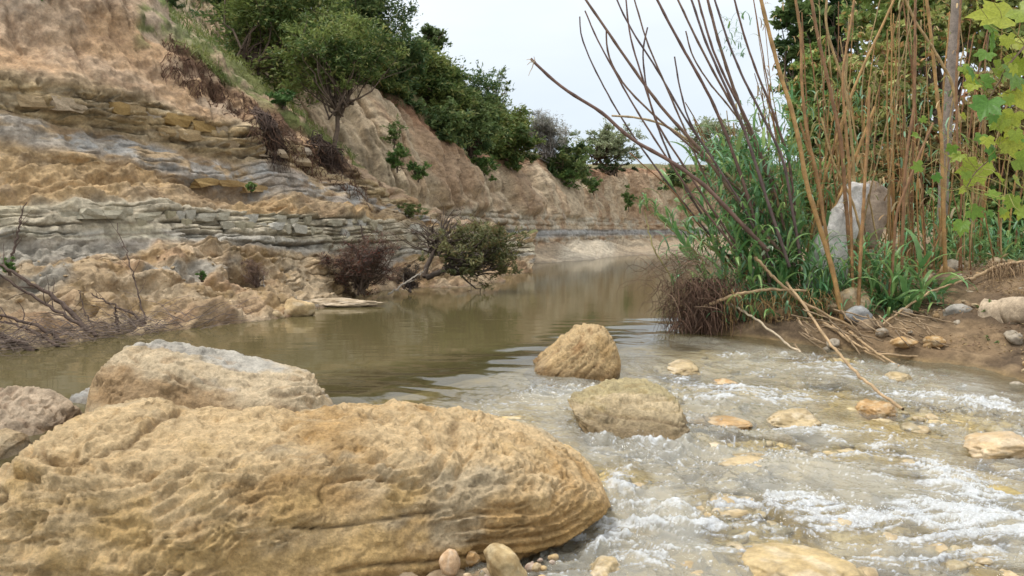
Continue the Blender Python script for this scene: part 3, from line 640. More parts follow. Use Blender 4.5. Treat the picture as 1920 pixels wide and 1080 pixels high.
blockrow(262, 800, lambda x: np.interp(x, [250, 400, 520, 600, 700, 800], [417, 420, 427, 433, 443, 452]), 16, 14, 34, bl, dense=.75)
blockrow(-20, 260, lambda x: np.interp(x, [0, 260], [398, 402]), 17, 30, 70, bl, dense=.5, sink=.75)
blockrow(40, 640, lambda x: np.interp(x, [40, 130, 250, 330, 450, 640], [196, 202, 208, 226, 252, 296]), 21, 26, 62, bly, dense=.72, sink=.55)
blockrow(120, 660, lambda x: np.interp(x, [120, 250, 330, 450, 660], [222, 234, 252, 277, 322]), 17, 24, 58, bly, dense=.6, sink=.6)
blockrow(280, 520, lambda x: np.interp(x, [280, 400, 520], [322, 342, 352]), 14, 22, 60, bly, dense=.5, sink=.7)
# loose rubble on the slump
rm_ = [rockmesh('rubble_stone', 90 + k, 2, 16, (1, .8, .5), .14, ((.38, .28, .16), (.24, .16, .08), (.46, .36, .24)), smooth=False) for k in range(5)]
for m_ in rm_: m_.materials.append(M_STONE)
for k in range(110):
    px = r.uniform(-30, 620); py = r.uniform(470, np.interp(px, [0, 620], [640, 575])); v = on_cliff(px, py); s = r.choice([.018, .03, .045, .07], p=[.5, .3, .14, .06]) * r.uniform(.7, 1.2)
    o = bpy.data.objects.new('rubble_stone', rm_[k % 5]); C.objects.link(o); o.location = tuple(v + np.array([0, -.01, s * .25])); o.scale = (s,) * 3; o.rotation_euler = tuple(r.uniform(-.6, .6, 2)) + (r.uniform(0, 6),)
    tag(o, 'small tan rubble stone lying on the slumped slope of the left bank', 'stone', 'rubble stones on the left bank')
print('rocks', time.time() - T0)
# ------------------------------------------------------------------ water
tx = np.concatenate([np.linspace(-1.5, -.62, 26)[:-1], np.linspace(-.62, .62, 640), np.linspace(.62, 1.6, 34)[1:]])
yy = np.concatenate([np.geomspace(1.6, 2.5, 22)[:-1], np.geomspace(2.5, 9.5, 400), np.geomspace(9.6, 62, 80)])
Yg = np.broadcast_to(yy[None], (len(tx), len(yy))); Xg = tx[:, None] * Yg
p = np.stack([Xg.ravel(), Yg.ravel(), 0 * Xg.ravel()], 1).astype(np.float32)
s = sdist(p[:, 0], p[:, 1]); lz = level(p[:, 0], p[:, 1])
cf, sf = .96, -.28   # flow direction
fl = np.stack([p[:, 0] * cf + p[:, 1] * sf, -p[:, 0] * sf + p[:, 1] * cf, p[:, 2]], 1)
wv = fbm(p * 1.8, 3, off=2)
fq = fl * np.array([.7, 1.15, 1]) + .22 * wv[:, None]
act = ss(.15, 1.0, s + .25 * wv)
# calm fringe next to the right bank
bd = bankx(p[:, 1]) - p[:, 0]
act *= lerp(.25, 1, ss(.2, .9, bd + .3 * wv))
w1 = fbm(fq * 2.6, 3, off=5); w2 = ridged(fq * 5.2, 3, off=9); w3 = ridged(fq * 13, 3, .55, off=1); w4 = fbm(fq * 34, 2, off=3)
chop = ss(-.4, .5, fbm(p * 1.1, 2, off=70)); w5 = ridged(fq * np.array([24, 30, 1]), 3, .6, off=13); h = act * (.026 * w1 + .040 * (w2 - .4) * (.5 + .8 * chop) + .022 * (w3 - .4) * (.35 + chop) + .0075 * (w5 - .4) * (.35 + chop) + .004 * w4 * (.3 + chop))
swell = fbm(p * np.array([1.1, 2.6, 0]), 3, off=40); nearlip = np.exp(-((s + .1) / .5) ** 2)
h += nearlip * .024 * swell + (1 - ss(-.3, .3, s)) * .0008 * fbm(p * np.array([2.0, 6, 0]), 2, off=6)
# places where water breaks white: (px, py, rx px, ry px, strength)
FO = [(1205, 818, 48, 16, .9), (1400, 745, 110, 14, .75), (1440, 730, 90, 14, .5), (1560, 690, 130, 10, .45), (1720, 745, 150, 14, .65), (1640, 712, 120, 8, .5), (1560, 806, 150, 8, .85), (1450, 960, 230, 17, .75), (1270, 990, 130, 14, .55),
      (1800, 905, 70, 45, 1.1), (1850, 985, 130, 55, .9), (1700, 985, 150, 40, .7), (1160, 905, 36, 30, .7), (1140, 1000, 60, 30, .5), (1200, 1040, 80, 20, .35), (1560, 1000, 200, 24, .5), (1840, 830, 90, 16, .4), (1290, 715, 60, 14, .45), (1900, 880, 60, 22, .5),
      (1520, 850, 160, 12, .25), (1060, 720, 60, 8, .25), (1100, 800, 34, 20, .35), (1330, 870, 120, 14, .22), (1620, 890, 140, 16, .2), (1650, 835, 100, 9, .5), (1500, 945, 60, 18, .5), (1300, 1050, 200, 22, .3), (1750, 800, 90, 12, .35), (1210, 690, 90, 8, .15), (1230, 640, 60, 6, .35), (1350, 660, 90, 6, .3), (1500, 670, 90, 6, .3), (1420, 700, 70, 7, .4), (1850, 760, 90, 9, .5), (1620, 860, 120, 9, .4), (1380, 830, 90, 7, .35), (1250, 870, 60, 9, .4), (1680, 1050, 160, 18, .45), (1380, 1000, 120, 14, .5), (0, 1040, 30, 40, .5)]
foam = np.zeros(len(p)); bumpz = np.zeros(len(p))
for fx, fy, rx, ry, st_ in FO:
    c = G(fx, fy, -.1); lc = float(level(c[0], c[1])); c = G(fx, fy, lc); e1 = G(fx, fy + ry, lc); a = rx * c[1] / FPX; b = abs(c[1] - e1[1])
    g_ = np.exp(-(((p[:, 0] - c[0]) / a) ** 2 + ((p[:, 1] - c[1]) / b) ** 2)); foam += st_ * g_; bumpz += st_ * g_
foamn = ridged(fq * np.array([4.5, 9, 1]), 4, .6, off=33); fn2 = fbm(fq * np.array([12, 26, 1]), 4, .65, off=61)
fm = foam * (.68 + 1.1 * (foamn - .45) + .9 * fn2) + act * (.65 * ss(.55, .95, w3) + .40 * ss(.2, .7, w1) * (foamn - .2) + .45 * ss(.55, .9, w2) * ss(-.2, .4, fn2) + .5 * ss(.55, .95, w5)) * (.75 + foam)
FOAM = ss(.22, .80, fm) * ss(.05, .5, s)
h += ss(0, 1, bumpz) * (.022 * ss(.1, 1, bumpz) + .016 * (foamn - .45) + .010 * fn2) + FOAM * .006 * (fbm(p * 60, 2) + .3)
V = p.copy(); V[:, 2] = lz + h
bz = bedz(p[:, 0].astype(float), p[:, 1].astype(float))
dep = np.clip(V[:, 2] - bz, 0, 1)
me = mesh('water', V, gridF(len(tx), len(yy)), extra={'foam': FOAM, 'depth': dep, 'act': act})
CB = 1
def water_mat():
    m, t, N, L = newmat('creek_water')
    def attr(n):
        a = N('ShaderNodeAttribute'); a.attribute_name = n; return a.outputs['Fac']
    def rng(src, a, b, c, d):
        r_ = N('ShaderNodeMapRange'); r_.inputs['From Min'].default_value = a; r_.inputs['From Max'].default_value = b; r_.inputs['To Min'].default_value = c; r_.inputs['To Max'].default_value = d
        L(src, r_.inputs['Value']); return r_.outputs[0]
    o = N('ShaderNodeOutputMaterial'); g = N('ShaderNodeNewGeometry')
    mp_ = N('ShaderNodeMapping'); mp_.inputs['Scale'].default_value = (1.0, 2.4, 1); L(g.outputs['Position'], mp_.inputs[0])
    n1 = N('ShaderNodeTexNoise'); n1.inputs['Scale'].default_value = 4.5; n1.inputs['Detail'].default_value = 4; L(mp_.outputs[0], n1.inputs['Vector'])
    n2 = N('ShaderNodeTexNoise'); n2.inputs['Scale'].default_value = 42; n2.inputs['Detail'].default_value = 4; L(g.outputs['Position'], n2.inputs['Vector'])
    b1 = N('ShaderNodeBump'); b1.inputs['Strength'].default_value = 1.0; b1.inputs['Distance'].default_value = .0011; L(n1.outputs['Fac'], b1.inputs['Height'])
    b2 = N('ShaderNodeBump'); b2.inputs['Distance'].default_value = .016; L(n2.outputs['Fac'], b2.inputs['Height']); L(b1.outputs[0], b2.inputs['Normal']); L(rng(attr('act'), 0, 1, 0, .7), b2.inputs['Strength'])
    tr = N('ShaderNodeBsdfTransparent'); tr.inputs[0].default_value = (.90, .90, .80, 1)
    mk = N('ShaderNodeBsdfDiffuse'); 
    mc = N('ShaderNodeMix'); mc.data_type = 'RGBA'; mc.inputs[6].default_value = (.115, .095, .042, 1); mc.inputs[7].default_value = (.49, .475, .40, 1)
    L(attr('act'), mc.inputs[0]); L(mc.outputs[2], mk.inputs[0])
    body = N('ShaderNodeMixShader'); L(rng(attr('depth'), .0, .30, .06, .97), body.inputs[0]); L(tr.outputs[0], body.inputs[1]); L(mk.outputs[0], body.inputs[2])
    gl = N('ShaderNodeBsdfGlossy'); gl.inputs['Roughness'].default_value = .04; L(b2.outputs[0], gl.inputs['Normal'])
    fr = N('ShaderNodeFresnel'); fr.inputs['IOR'].default_value = 1.333; L(b2.outputs[0], fr.inputs['Normal'])
    m1 = N('ShaderNodeMixShader'); L(fr.outputs[0], m1.inputs[0]); L(body.outputs[0], m1.inputs[1]); L(gl.outputs[0], m1.inputs[2])
    fo = N('ShaderNodeBsdfPrincipled'); fo.inputs['Base Color'].default_value = (.80, .84, .88, 1); fo.inputs['Roughness'].default_value = .15
    n3 = N('ShaderNodeTexNoise'); n3.inputs['Scale'].default_value = 55; n3.inputs['Detail'].default_value = 8; n3.inputs['Roughness'].default_value = .7; L(g.outputs['Position'], n3.inputs['Vector'])
    b3 = N('ShaderNodeBump'); b3.inputs['Distance'].default_value = .02; b3.inputs['Strength'].default_value = .9; L(n3.outputs['Fac'], b3.inputs['Height']); L(b3.outputs[0], fo.inputs['Normal'])
    # foam breaks into bubbles
    sm = N('ShaderNodeMath'); sm.operation = 'ADD'; L(attr('foam'), sm.inputs[0]); L(rng(n3.outputs['Fac'], .3, .7, -.62, .42), sm.inputs[1])
    ff = rng(sm.outputs[0], .0, 1.2, 0, .78)
    gate = N('ShaderNodeMath'); gate.operation = 'MULTIPLY'; L(ff, gate.inputs[0]); L(rng(attr('foam'), .0, .15, 0, 1), gate.inputs[1]); gate.use_clamp = True
    m2 = N('ShaderNodeMixShader'); L(gate.outputs[0], m2.inputs[0]); L(m1.outputs[0], m2.inputs[1]); L(fo.outputs[0], m2.inputs[2]); L(m2.outputs[0], o.inputs[0])
    return m
M_WATER = water_mat()
WAT = obj('water', me, M_WATER); tag(WAT, kind='structure')
rc = np.random.default_rng(61); cm = [rockmesh('cobble', 700 + k, 3, 8, (1, .8, .5), .10, [((.44, .33, .18), (.25, .18, .09), (.54, .45, .30)), ((.48, .38, .23), (.3, .22, .12), (.56, .47, .34)), ((.36, .29, .17), (.22, .17, .09), (.46, .4, .28))][k % 3]) for k in range(8)]
for m_ in cm: m_.materials.append(M_WET)
k = 0
while k < 270:
    px = rc.uniform(1130, 2000); py = rc.uniform(655, 1090); g_ = G(px, py, -.1)
    if sdist(g_[0], g_[1]) < .35 or g_[0] > float(bankx(g_[1])) + .1: continue
    s_ = rc.choice([.03, .05, .08, .12], p=[.35, .35, .2, .1]) * rc.uniform(.8, 1.25); bz_ = float(bedz(np.array([g_[0]]), np.array([g_[1]]))[0]); lz_ = float(level(g_[0], g_[1]))
    o = bpy.data.objects.new('cobble', cm[k % 8]); C.objects.link(o); o.scale = (s_,) * 3; o.rotation_euler = (rc.normal(0, .2), rc.normal(0, .2), rc.uniform(0, 6)); o.location = (g_[0], g_[1], min(bz_ + s_ * .2, lz_ - s_ * .28)); k += 1
    tag(o, 'ochre cobble lying under the shallow rushing water of the rapids', 'stone', 'cobbles on the bed of the rapids')
# spray drops thrown up where the water breaks
V0, F0 = ICO[2]; V0, F0 = ico(1)
r = np.random.default_rng(11); pr_ = FOAM ** 2 * (p[:, 1] < 6.5) * p[:, 1] ** 2 * ss(.5, .9, bumpz) ; pr_ = pr_ / pr_.sum(); ids = r.choice(len(p), 1800, p=pr_)
c = V[ids] + np.stack([r.normal(0, .012, len(ids)), r.normal(0, .02, len(ids)), np.abs(r.normal(0, .016, len(ids)))], 1)
sz = r.uniform(.0007, .0022, len(ids)) 
VV = (c[:, None] + V0[None] * sz[:, None, None]).reshape(-1, 3); FF = (F0[None] + np.arange(len(ids))[:, None, None] * len(V0)).reshape(-1, 3)
m, t, N, L = newmat('spray'); oo = N('ShaderNodeOutputMaterial'); bb = N('ShaderNodeBsdfPrincipled'); bb.inputs['Base Color'].default_value = (.85, .88, .9, 1); bb.inputs['Roughness'].default_value = .1; L(bb.outputs[0], oo.inputs[0])
o = obj('water_spray', mesh('water_spray', VV, FF), m); tag(o, kind='stuff')
print('water', time.time() - T0)
# ------------------------------------------------------------------ vegetation helpers
def leafquads(c, size, asp, rg, up=.3, tang=None):
    """rhombus leaves, one quad each"""
    n = len(c); nr = rg.normal(size=(n, 3)); nr[:, 2] = np.abs(nr[:, 2]) + up; nr /= np.linalg.norm(nr, axis=1, keepdims=True)
    t = rg.normal(size=(n, 3)) if tang is None else tang + rg.normal(size=(n, 3)) * .35
    t -= (t * nr).sum(1, keepdims=True) * nr; t /= np.linalg.norm(t, axis=1, keepdims=True) + 1e-9; b = np.cross(nr, t)
    s = (size * rg.uniform(.6, 1.3, n))[:, None]
    V = np.stack([c - t * s, c + b * s * asp + nr * s * .15, c + t * s, c - b * s * asp + nr * s * .15], 1).reshape(-1, 3)
    return V, np.arange(4 * n).reshape(n, 4)
def leafcol(c, cols, rg, scale=1.2):
    n = len(c); k = ss(-.5, .5, fbm(c * scale, 2, off=3) + rg.normal(0, .22, n)); a, b_ = np.array(cols[0]), np.array(cols[1])
    q = a + (b_ - a) * k[:, None]
    if len(cols) > 2: 
        m = rg.random(n) < .14; q[m] = np.array(cols[2])
    return np.repeat((q * rg.uniform(.8, 1.2, (n, 1))).astype(np.float32), 4, 0)
BARK = (.12, .085, .06)
def limb(mb, a, b, r0, r1, rg, bend=.15, n=7, c=BARK, ns=5):
    a, b = np.array(a, float), np.array(b, float); L_ = np.linalg.norm(b - a); t = np.linspace(0, 1, n)[:, None]
    pts = a + (b - a) * t + np.sin(t * np.pi) * rg.normal(0, bend * L_ * .4, 3) + rg.normal(0, .02 * L_, (n, 3)) * np.sin(t * np.pi)
    V, F = tube(pts, np.linspace(r0, r1, n), ns); mb.add(V, F, c); return pts
def tree(name, label, box, Y, base, nclump, nleaf, lsize, cols, seed, cat='tree', group=None, dens=1.0, asp=.35, bark=BARK, csz=.22, deep=.8, hollow=.45, trunk_r=.09, limbs=22, bend=.15, up=.3, grow=1.0):
    rg = np.random.default_rng(seed); x0, x1, y0, y1 = box; k = Y / FPX; mx_, my_ = (x0 + x1) / 2, (y0 + y1) / 2; gx_ = grow; x0, x1, y0, y1 = mx_ + (x0 - mx_) * gx_, mx_ + (x1 - mx_) * gx_, my_ + (y0 - my_) * gx_, my_ + (y1 - my_) * gx_
    ctr = P((x0 + x1) / 2, (y0 + y1) / 2, Y); rx, rz = (x1 - x0) / 2 * k, (y1 - y0) / 2 * k; ry = min(rx, rz * 1.6) * deep
    b = P(base[0], base[1], base[2] if len(base) > 2 else Y)
    root = empty(name, b); tag(root, label, cat, group); inv = -b
    d = rg.normal(size=(nclump, 3)); d /= np.linalg.norm(d, axis=1, keepdims=True)
    rad = rg.uniform(hollow, 1.0, nclump) ** .7; prof = 1 + .18 * rg.normal(size=nclump)
    cc = ctr + d * rad[:, None] * prof[:, None] * np.array([rx, ry, rz]) * .86
    mb = MB(); fork = lerp(b, ctr, .45) + rg.normal(0, .08, 3) * rx
    limb(mb, b + inv, fork + inv, trunk_r, trunk_r * .7, rg, bend, 9, bark, 7)
    tr_ = obj('trunk', mb.mesh('trunk'), M_BARK, root)
    mb = MB()
    for c in cc[:limbs]:
        j = fork + rg.normal(0, .1, 3) * rx; pts = limb(mb, j + inv, c + inv, trunk_r * .45, trunk_r * .08, rg, .25, 7, bark, 4)
        for q in range(2):
            e_ = pts[-1] + rg.normal(0, .25, 3) * min(rx, rz); limb(mb, pts[rg.integers(2, 6)], e_, trunk_r * .16, trunk_r * .04, rg, .3, 5, bark, 3)
    obj('branches', mb.mesh('branches'), M_BARK, root)
    per = max(4, nleaf // nclump); cr = csz * min(rx, rz) * rg.uniform(.6, 1.5, nclump)
    # sprays: leaves strung on short twigs leaving each clump centre
    nt = np.maximum(1, per // 14); tw = rg.normal(size=(nclump, nt, 3)); tw[..., 2] = np.abs(tw[..., 2]) * .8 - .15; tw /= np.linalg.norm(tw, axis=-1, keepdims=True)
    tl = cr[:, None] * rg.uniform(.5, 1.5, (nclump, nt))
    u = rg.uniform(0, 1, (nclump, nt, 14)) ** .7
    c = cc[:, None, None] + tw[:, :, None] * (tl[:, :, None] * u)[..., None] + rg.normal(0, .07, (nclump, nt, 14, 3)) * cr[:, None, None, None] * 2
    tg_ = np.broadcast_to(tw[:, :, None], c.shape).reshape(-1, 3); c = c.reshape(-1, 3)
    V, F = leafquads(c + inv, lsize, asp, rg, up, tg_)
    cl = mesh('crown', V, F, leafcol(c, cols, rg, 2.0 / max(rx, .5)), smooth=False)
    obj('crown', cl, M_LEAF, root); return root
JUN = ((.085, .135, .036), (.21, .26, .07), (.28, .28, .09))
JU2 = ((.070, .125, .045), (.18, .25, .085), (.25, .27, .09))
OLV = ((.11, .12, .045), (.21, .20, .085), (.20, .15, .06))
GRY = ((.26, .25, .22), (.40, .385, .34), (.15, .17, .09))
PAL = ((.19, .24, .12), (.34, .38, .22), (.40, .40, .28))
FT = 'trees along the top of the cliff'
tree('juniper_tree', 'broad dark juniper standing left on the slope above the spur with a thin upright trunk', (395, 640, -130, 190), 18, (470, 188, 17.0), 200, 36000, .052, JUN, 1, group=FT, grow=1.08, csz=.3, limbs=26, trunk_r=.07, hollow=.1)
tree('juniper_tree', 'tall juniper at the top centre, its right edge against the sky', (590, 770, -160, 175), 21.5, (690, 175), 170, 28000, .058, JU2, 2, group=FT, grow=1.05, csz=.3, hollow=.1)
tree('leaning_tree', 'dark leaning tree with bare crooked limbs rooted on the tip of the spur', (520, 735, 40, 185), 16.2, (622, 300, 15.6), 100, 17000, .045, JUN, 3, group=FT, limbs=40, trunk_r=.05, csz=.34, grow=1.1, bend=.5, hollow=.1)
tree('juniper_tree', 'spiky young juniper filling the slope behind the leaning tree', (470, 620, -40, 150), 21, (550, 130), 90, 12000, .072, JU2, 21, group=FT, grow=1.15, csz=.3, hollow=.1)
tree('oak_tree', 'small light green round treetop poking up above the junipers against the sky', (770, 838, 44, 118), 26, (805, 190), 34, 3400, .08, ((.07, .11, .03), (.14, .19, .07)), 4, group=FT, csz=.34, hollow=.3, trunk_r=.06)
tree('juniper_tree', 'dense juniper on the cliff edge below the small treetop', (740, 885, 95, 225), 24.5, (820, 235), 120, 20000, .07, JUN, 5, group=FT, grow=1.15, csz=.3, hollow=.1)
tree('juniper_tree', 'bushy juniper hanging over the gully edge of the cliff', (795, 940, 150, 305), 25.5, (880, 300), 130, 20000, .07, JU2, 6, group=FT, grow=1.15, csz=.3, hollow=.1)
tree('juniper_tree', 'dark rounded juniper at the right end of the evergreen row', (885, 1000, 195, 300), 29, (950, 298), 110, 13000, .095, JUN, 7, group=FT, grow=1.15, csz=.3, hollow=.1)
tree('oak_tree', 'thin half bare tree with sparse leaves leaning right above the evergreens', (900, 965, 118, 215), 29, (925, 240), 20, 900, .06, JU2, 8, group=FT, csz=.3, hollow=.6, limbs=20, trunk_r=.05)
tree('shrub', 'dusty grey leafless looking shrub right of the evergreens', (955, 1085, 205, 300), 34, (1025, 305), 90, 9500, .075, GRY, 9, group=FT, asp=.16, hollow=.1, csz=.3, limbs=50, trunk_r=.06, bark=(.22, .2, .18))
tree('shrub', 'dark green shrub spilling down over the rim below the grey shrub', (1010, 1110, 262, 345), 34.5, (1065, 320), 70, 9000, .095, JU2, 10, group=FT, grow=1.2, hollow=.1)
tree('mesquite_tree', 'pale airy mesquite tree standing alone on the far rim against the sky', (1080, 1200, 232, 318), 38.5, (1135, 322), 70, 6500, .085, PAL, 11, group=FT, csz=.3, hollow=.2, limbs=40)
tree('shrub', 'low green hedge like shrub at the foot of the pale mesquite', (1085, 1200, 298, 330), 38, (1150, 325), 40, 4000, .07, ((.06, .09, .03), (.12, .15, .06)), 12, group=FT, hollow=.1)
tree('shrub', 'low dark bush on the far rim just left of the reeds', (1235, 1300, 300, 370), 42, (1265, 335), 40, 5500, .085, JU2, 13, group=FT, hollow=.1)
tree('pale_tree', 'hazy pale tree behind the bases of the bare canes', (1270, 1420, 215, 320), 48, (1345, 325), 70, 6500, .11, PAL, 14, group=FT, csz=.3, hollow=.2)
tree('shrub', 'dark green bush under the hazy tree behind the reeds', (1290, 1480, 275, 345), 46, (1380, 330), 60, 9000, .09, JU2, 15, group=FT, hollow=.1)
tree('juniper_tree', 'juniper filling the gap between the tallest top centre one and the gully trees', (690, 800, 60, 215), 22.6, (745, 200), 90, 13000, .078, JU2, 22, group=FT, hollow=.1, grow=1.15, csz=.3)
tree('juniper_tree', 'low bushy evergreen on the grassy crest behind the leaning tree', (640, 745, 60, 190), 21.3, (690, 175), 80, 11000, .072, JUN, 23, group=FT, hollow=.1, grow=1.1, csz=.3)
tree('shrub', 'undergrowth bush at the foot of the gully evergreens', (770, 880, 200, 290), 23.2, (830, 280), 70, 8500, .075, JU2, 24, group=FT, hollow=.1, grow=1.15, csz=.3)
tree('shrub', 'undergrowth bush below the dark rounded juniper', (900, 1010, 240, 315), 28.0, (950, 305), 60, 7500, .09, JUN, 25, group=FT, hollow=.1, grow=1.1, csz=.3)
tree('juniper_tree', 'dark juniper at the top edge left of the broad one', (360, 500, -140, 60), 19.5, (430, 80), 80, 11000, .072, JU2, 26, group=FT, hollow=.1, grow=1.1, csz=.3)
# plants on the cliff face
FP = 'green plants growing on the cliff face'
GRN = ((.08, .16, .04), (.17, .27, .075), (.25, .30, .09))
def bush(label, box, Y, n, cols, seed, lsize=.04, name='bush', group=FP, nc=26, cat='bush', **k):
    return tree(name, label, box, Y, ((box[0] + box[1]) / 2, box[3] + 2), nc, n, lsize, cols, seed, cat=cat, group=group, trunk_r=.02, limbs=12, hollow=.1, csz=.32, grow=1.15, **k)
bush('dark green bush clinging to the cliff right of the spur tip', (724, 766, 272, 322), 17.6, 2400, GRN, 30)
bush('thin light green sprig above the dark bush on the cliff', (718, 760, 222, 275), 18.8, 800, ((.12, .18, .05), (.2, .25, .08)), 31)
bush('small bush lower right of the dark bush on the cliff', (766, 802, 303, 340), 17.8, 1300, GRN, 32)
bush('long yellow green weeds lying on the ledge above the dark shrub', (735, 800, 380, 415), 16.0, 900, ((.12, .17, .05), (.2, .22, .08)), 33, lsize=.035)
bush('round bush hanging below the rim under the hedge', (1100, 1126, 334, 364), 36.5, 1200, GRN, 34, lsize=.07)
bush('bush trailing down the cliff under the far rim', (1045, 1090, 318, 352), 34.0, 1500, GRN, 35, lsize=.06)
bush('right hand bush on the far cliff beside the reeds', (1165, 1192, 350, 395), 38.5, 1200, GRN, 36, lsize=.07)
bush('trailing bush at the gully mouth below the evergreens', (850, 935, 285, 335), 25.0, 3000, GRN, 37, lsize=.055)
bush('fresh green bush on the rim left of the leaning tree trunk', (505, 556, 170, 204), 14.9, 1600, ((.06, .13, .035), (.13, .23, .07)), 38)
bush('dull green tuft on the dark root bank', (330, 368, 125, 175), 13.4, 700, ((.07, .11, .04), (.12, .16, .06)), 39)
bush('green sprig at the top left of the cliff', (50, 90, -8, 24), 12.0, 500, GRN, 40)
bush('dark green bush at the top edge behind the spur', (285, 335, -30, 30), 15.4, 1800, ((.05, .09, .03), (.11, .15, .05)), 41)
bush('yellow green grass tuft on the crest of the spur', (245, 300, 10, 50), 13.9, 1300, ((.16, .19, .06), (.26, .27, .09)), 42, asp=.12)
bush('tiny bright green plant in the middle of the slumped slope', (371, 388, 508, 526), 9.6, 160, GRN, 43, lsize=.02)
bush('tiny green plant on the orange overhang', (460, 482, 342, 358), 12.1, 160, GRN, 44, lsize=.03)
bush('green weeds among the dead branches at the left edge', (5, 32, 482, 515), 8.4, 200, GRN, 45, lsize=.025)
# grass along the back of the spur
rg = np.random.default_rng(4)
m = (CL_px > 250) & (CL_px < 660) & (tvg > 7.75) & (tvg < 9.2); cand = V_near[m]; cand = cand[rg.integers(0, len(cand), 5200)] + rg.normal(0, .03, (5200, 3)) * np.array([1, 1, 0])
cand = cand[fbm(cand * .9, 3) > -.12]
V, F = leafquads(cand + np.array([0, 0, .05]), .085, .08, rg, .0, np.tile([[0, 0, 1.]], (len(cand), 1)))
o = obj('grass', mesh('grass', V, F, leafcol(cand, ((.12, .16, .04), (.25, .27, .085)), rg), smooth=False), M_LEAF); tag(o, kind='stuff')
m = ((tg > 6.7) & (tg < 8.2) | ((Fpx < 640) & (tg > 5.2) & (tg < 8))); cand = FV[m]; cand = cand[rg.integers(0, len(cand), 6500)]
cand = cand[fbm(cand * .6, 3) > -.1]
V, F = leafquads(cand + np.array([0, 0, .06]), .13, .1, rg, .0, np.tile([[0, 0, 1.]], (len(cand), 1)))
o = obj('grass', mesh('grass', V, F, leafcol(cand, ((.10, .12, .04), (.24, .22, .09)), rg), smooth=False), M_LEAF); tag(o, kind='stuff')
# dark hanging roots and dry litter of the spur rim
rg = np.random.default_rng(14); mb = MB()
for k in range(900):
    px = rg.uniform(300, 670); ry_ = np.interp(px, [280, 300, 400, 470, 560, 610, 650, 700], [30, 75, 145, 195, 240, 275, 310, 350]); py = ry_ + rg.uniform(-4, 62) ** 1.0
    v = on_cliff(px, py); L_ = rg.uniform(.08, .42); dr_ = np.array([rg.normal(0, .35), -.35, -rg.uniform(.5, 1.2)]); dr_ /= np.linalg.norm(dr_)
    q = v + np.array([0, -.02, 0]) + dr_ * L_ * np.linspace(0, 1, 5)[:, None] + rg.normal(0, .02, (5, 3)); q[:, 1] -= .04
    Vt, Ft = tube(q, np.linspace(.007, .003, 5), 3); cc = rg.uniform(.6, 1.3); mb.add(Vt, Ft, (.12 * cc, .065 * cc, .04 * cc))
o = obj('hanging_roots', mb.mesh('hanging_roots'), M_BARK); tag(o, kind='stuff')
tg2 = 'x'
# trailing dark vine mats below the spur trees
for lb, x0, y0, x1, y1, sd in (('dark vine mat hanging from the spur below the bushes', 480, 205, 520, 300, 1), ('dark vine mat hanging at the foot of the leaning tree', 598, 240, 632, 315, 2)):
    rg = np.random.default_rng(60 + sd); mb = MB(); b0 = on_cliff(x0, y0)
    for k in range(170):
        t_ = rg.uniform(0, .35); px = lerp(x0, x1, t_) + rg.normal(0, 9); py = lerp(y0, y1, t_) ; n_ = 9
        pts = [on_cliff(px + (x1 - x0) * u_ * .8 + rg.normal(0, 3), py + (y1 - y0) * u_ * rg.uniform(.6, 1)) + np.array([rg.normal(0, .03), -.06 - .05 * rg.random(), 0]) for u_ in np.linspace(0, 1, n_)]
        Vt, Ft = tube(np.array(pts) - b0, np.linspace(.012, .003, n_), 3); cc = rg.uniform(.5, 1.3); mb.add(Vt, Ft, (.085 * cc, .055 * cc, .04 * cc))
    o = obj('vine_mat', mb.mesh('vine_mat'), M_BARK, loc=b0); tag(o, lb, 'vine', 'vine mats hanging from the spur')
print('trees', time.time() - T0)
# ------------------------------------------------------------------ shrubs at the pool edge
tree('shrub', 'olive green shrub with bare dark stems leaning over the pool edge', (800, 990, 405, 548), 13.6, (800, 520, 13.6), 100, 8000, .038, OLV, 50, cat='shrub', limbs=60, trunk_r=.05, csz=.26, hollow=.25, bark=(.09, .07, .055), bend=.1)
tree('shrub', 'nearly leafless brown branching top of the pool edge shrub', (740, 940, 385, 480), 14.0, (795, 520, 13.7), 50, 1100, .024, ((.14, .10, .07), (.2, .16, .1)), 51, cat='shrub', limbs=50, trunk_r=.045, csz=.3, hollow=.3, bark=(.12, .09, .07))
tree('dead_bush', 'dense dark brown dead bush at the waterline left of the olive shrub', (592, 760, 440, 560), 12.4, (680, 550, 12.3), 110, 12000, .034, ((.065, .04, .03), (.17, .11, .075), (.16, .05, .03)), 52, cat='bush', limbs=70, trunk_r=.035, asp=.14, hollow=.1, bark=(.10, .07, .05), csz=.3)
tree('dead_bush', 'dead reddish brush filling the gap between dead bush and olive shrub', (720, 810, 490, 550), 13.2, (770, 548, 13), 50, 3500, .026, ((.06, .045, .03), (.14, .10, .07)), 53, cat='bush', limbs=40, trunk_r=.02, asp=.14, hollow=.1, bark=(.08, .06, .05), csz=.3)
tree('dead_bush', 'small dark brown dead bush on the slumped slope', (440, 515, 478, 545), 10.6, (480, 545), 40, 1800, .022, ((.10, .06, .045), (.20, .13, .09)), 54, cat='bush', limbs=40, trunk_r=.014, asp=.12, hollow=.1, bark=(.13, .09, .07), csz=.3)
tree('dead_bush', 'dry reddish weeds on the grey ledge above the dead bush', (655, 705, 420, 500), 13.8, (690, 500), 20, 500, .022, ((.16, .10, .08), (.22, .15, .11)), 55, cat='bush', limbs=20, trunk_r=.012, asp=.12, hollow=.2, bark=(.14, .09, .07))
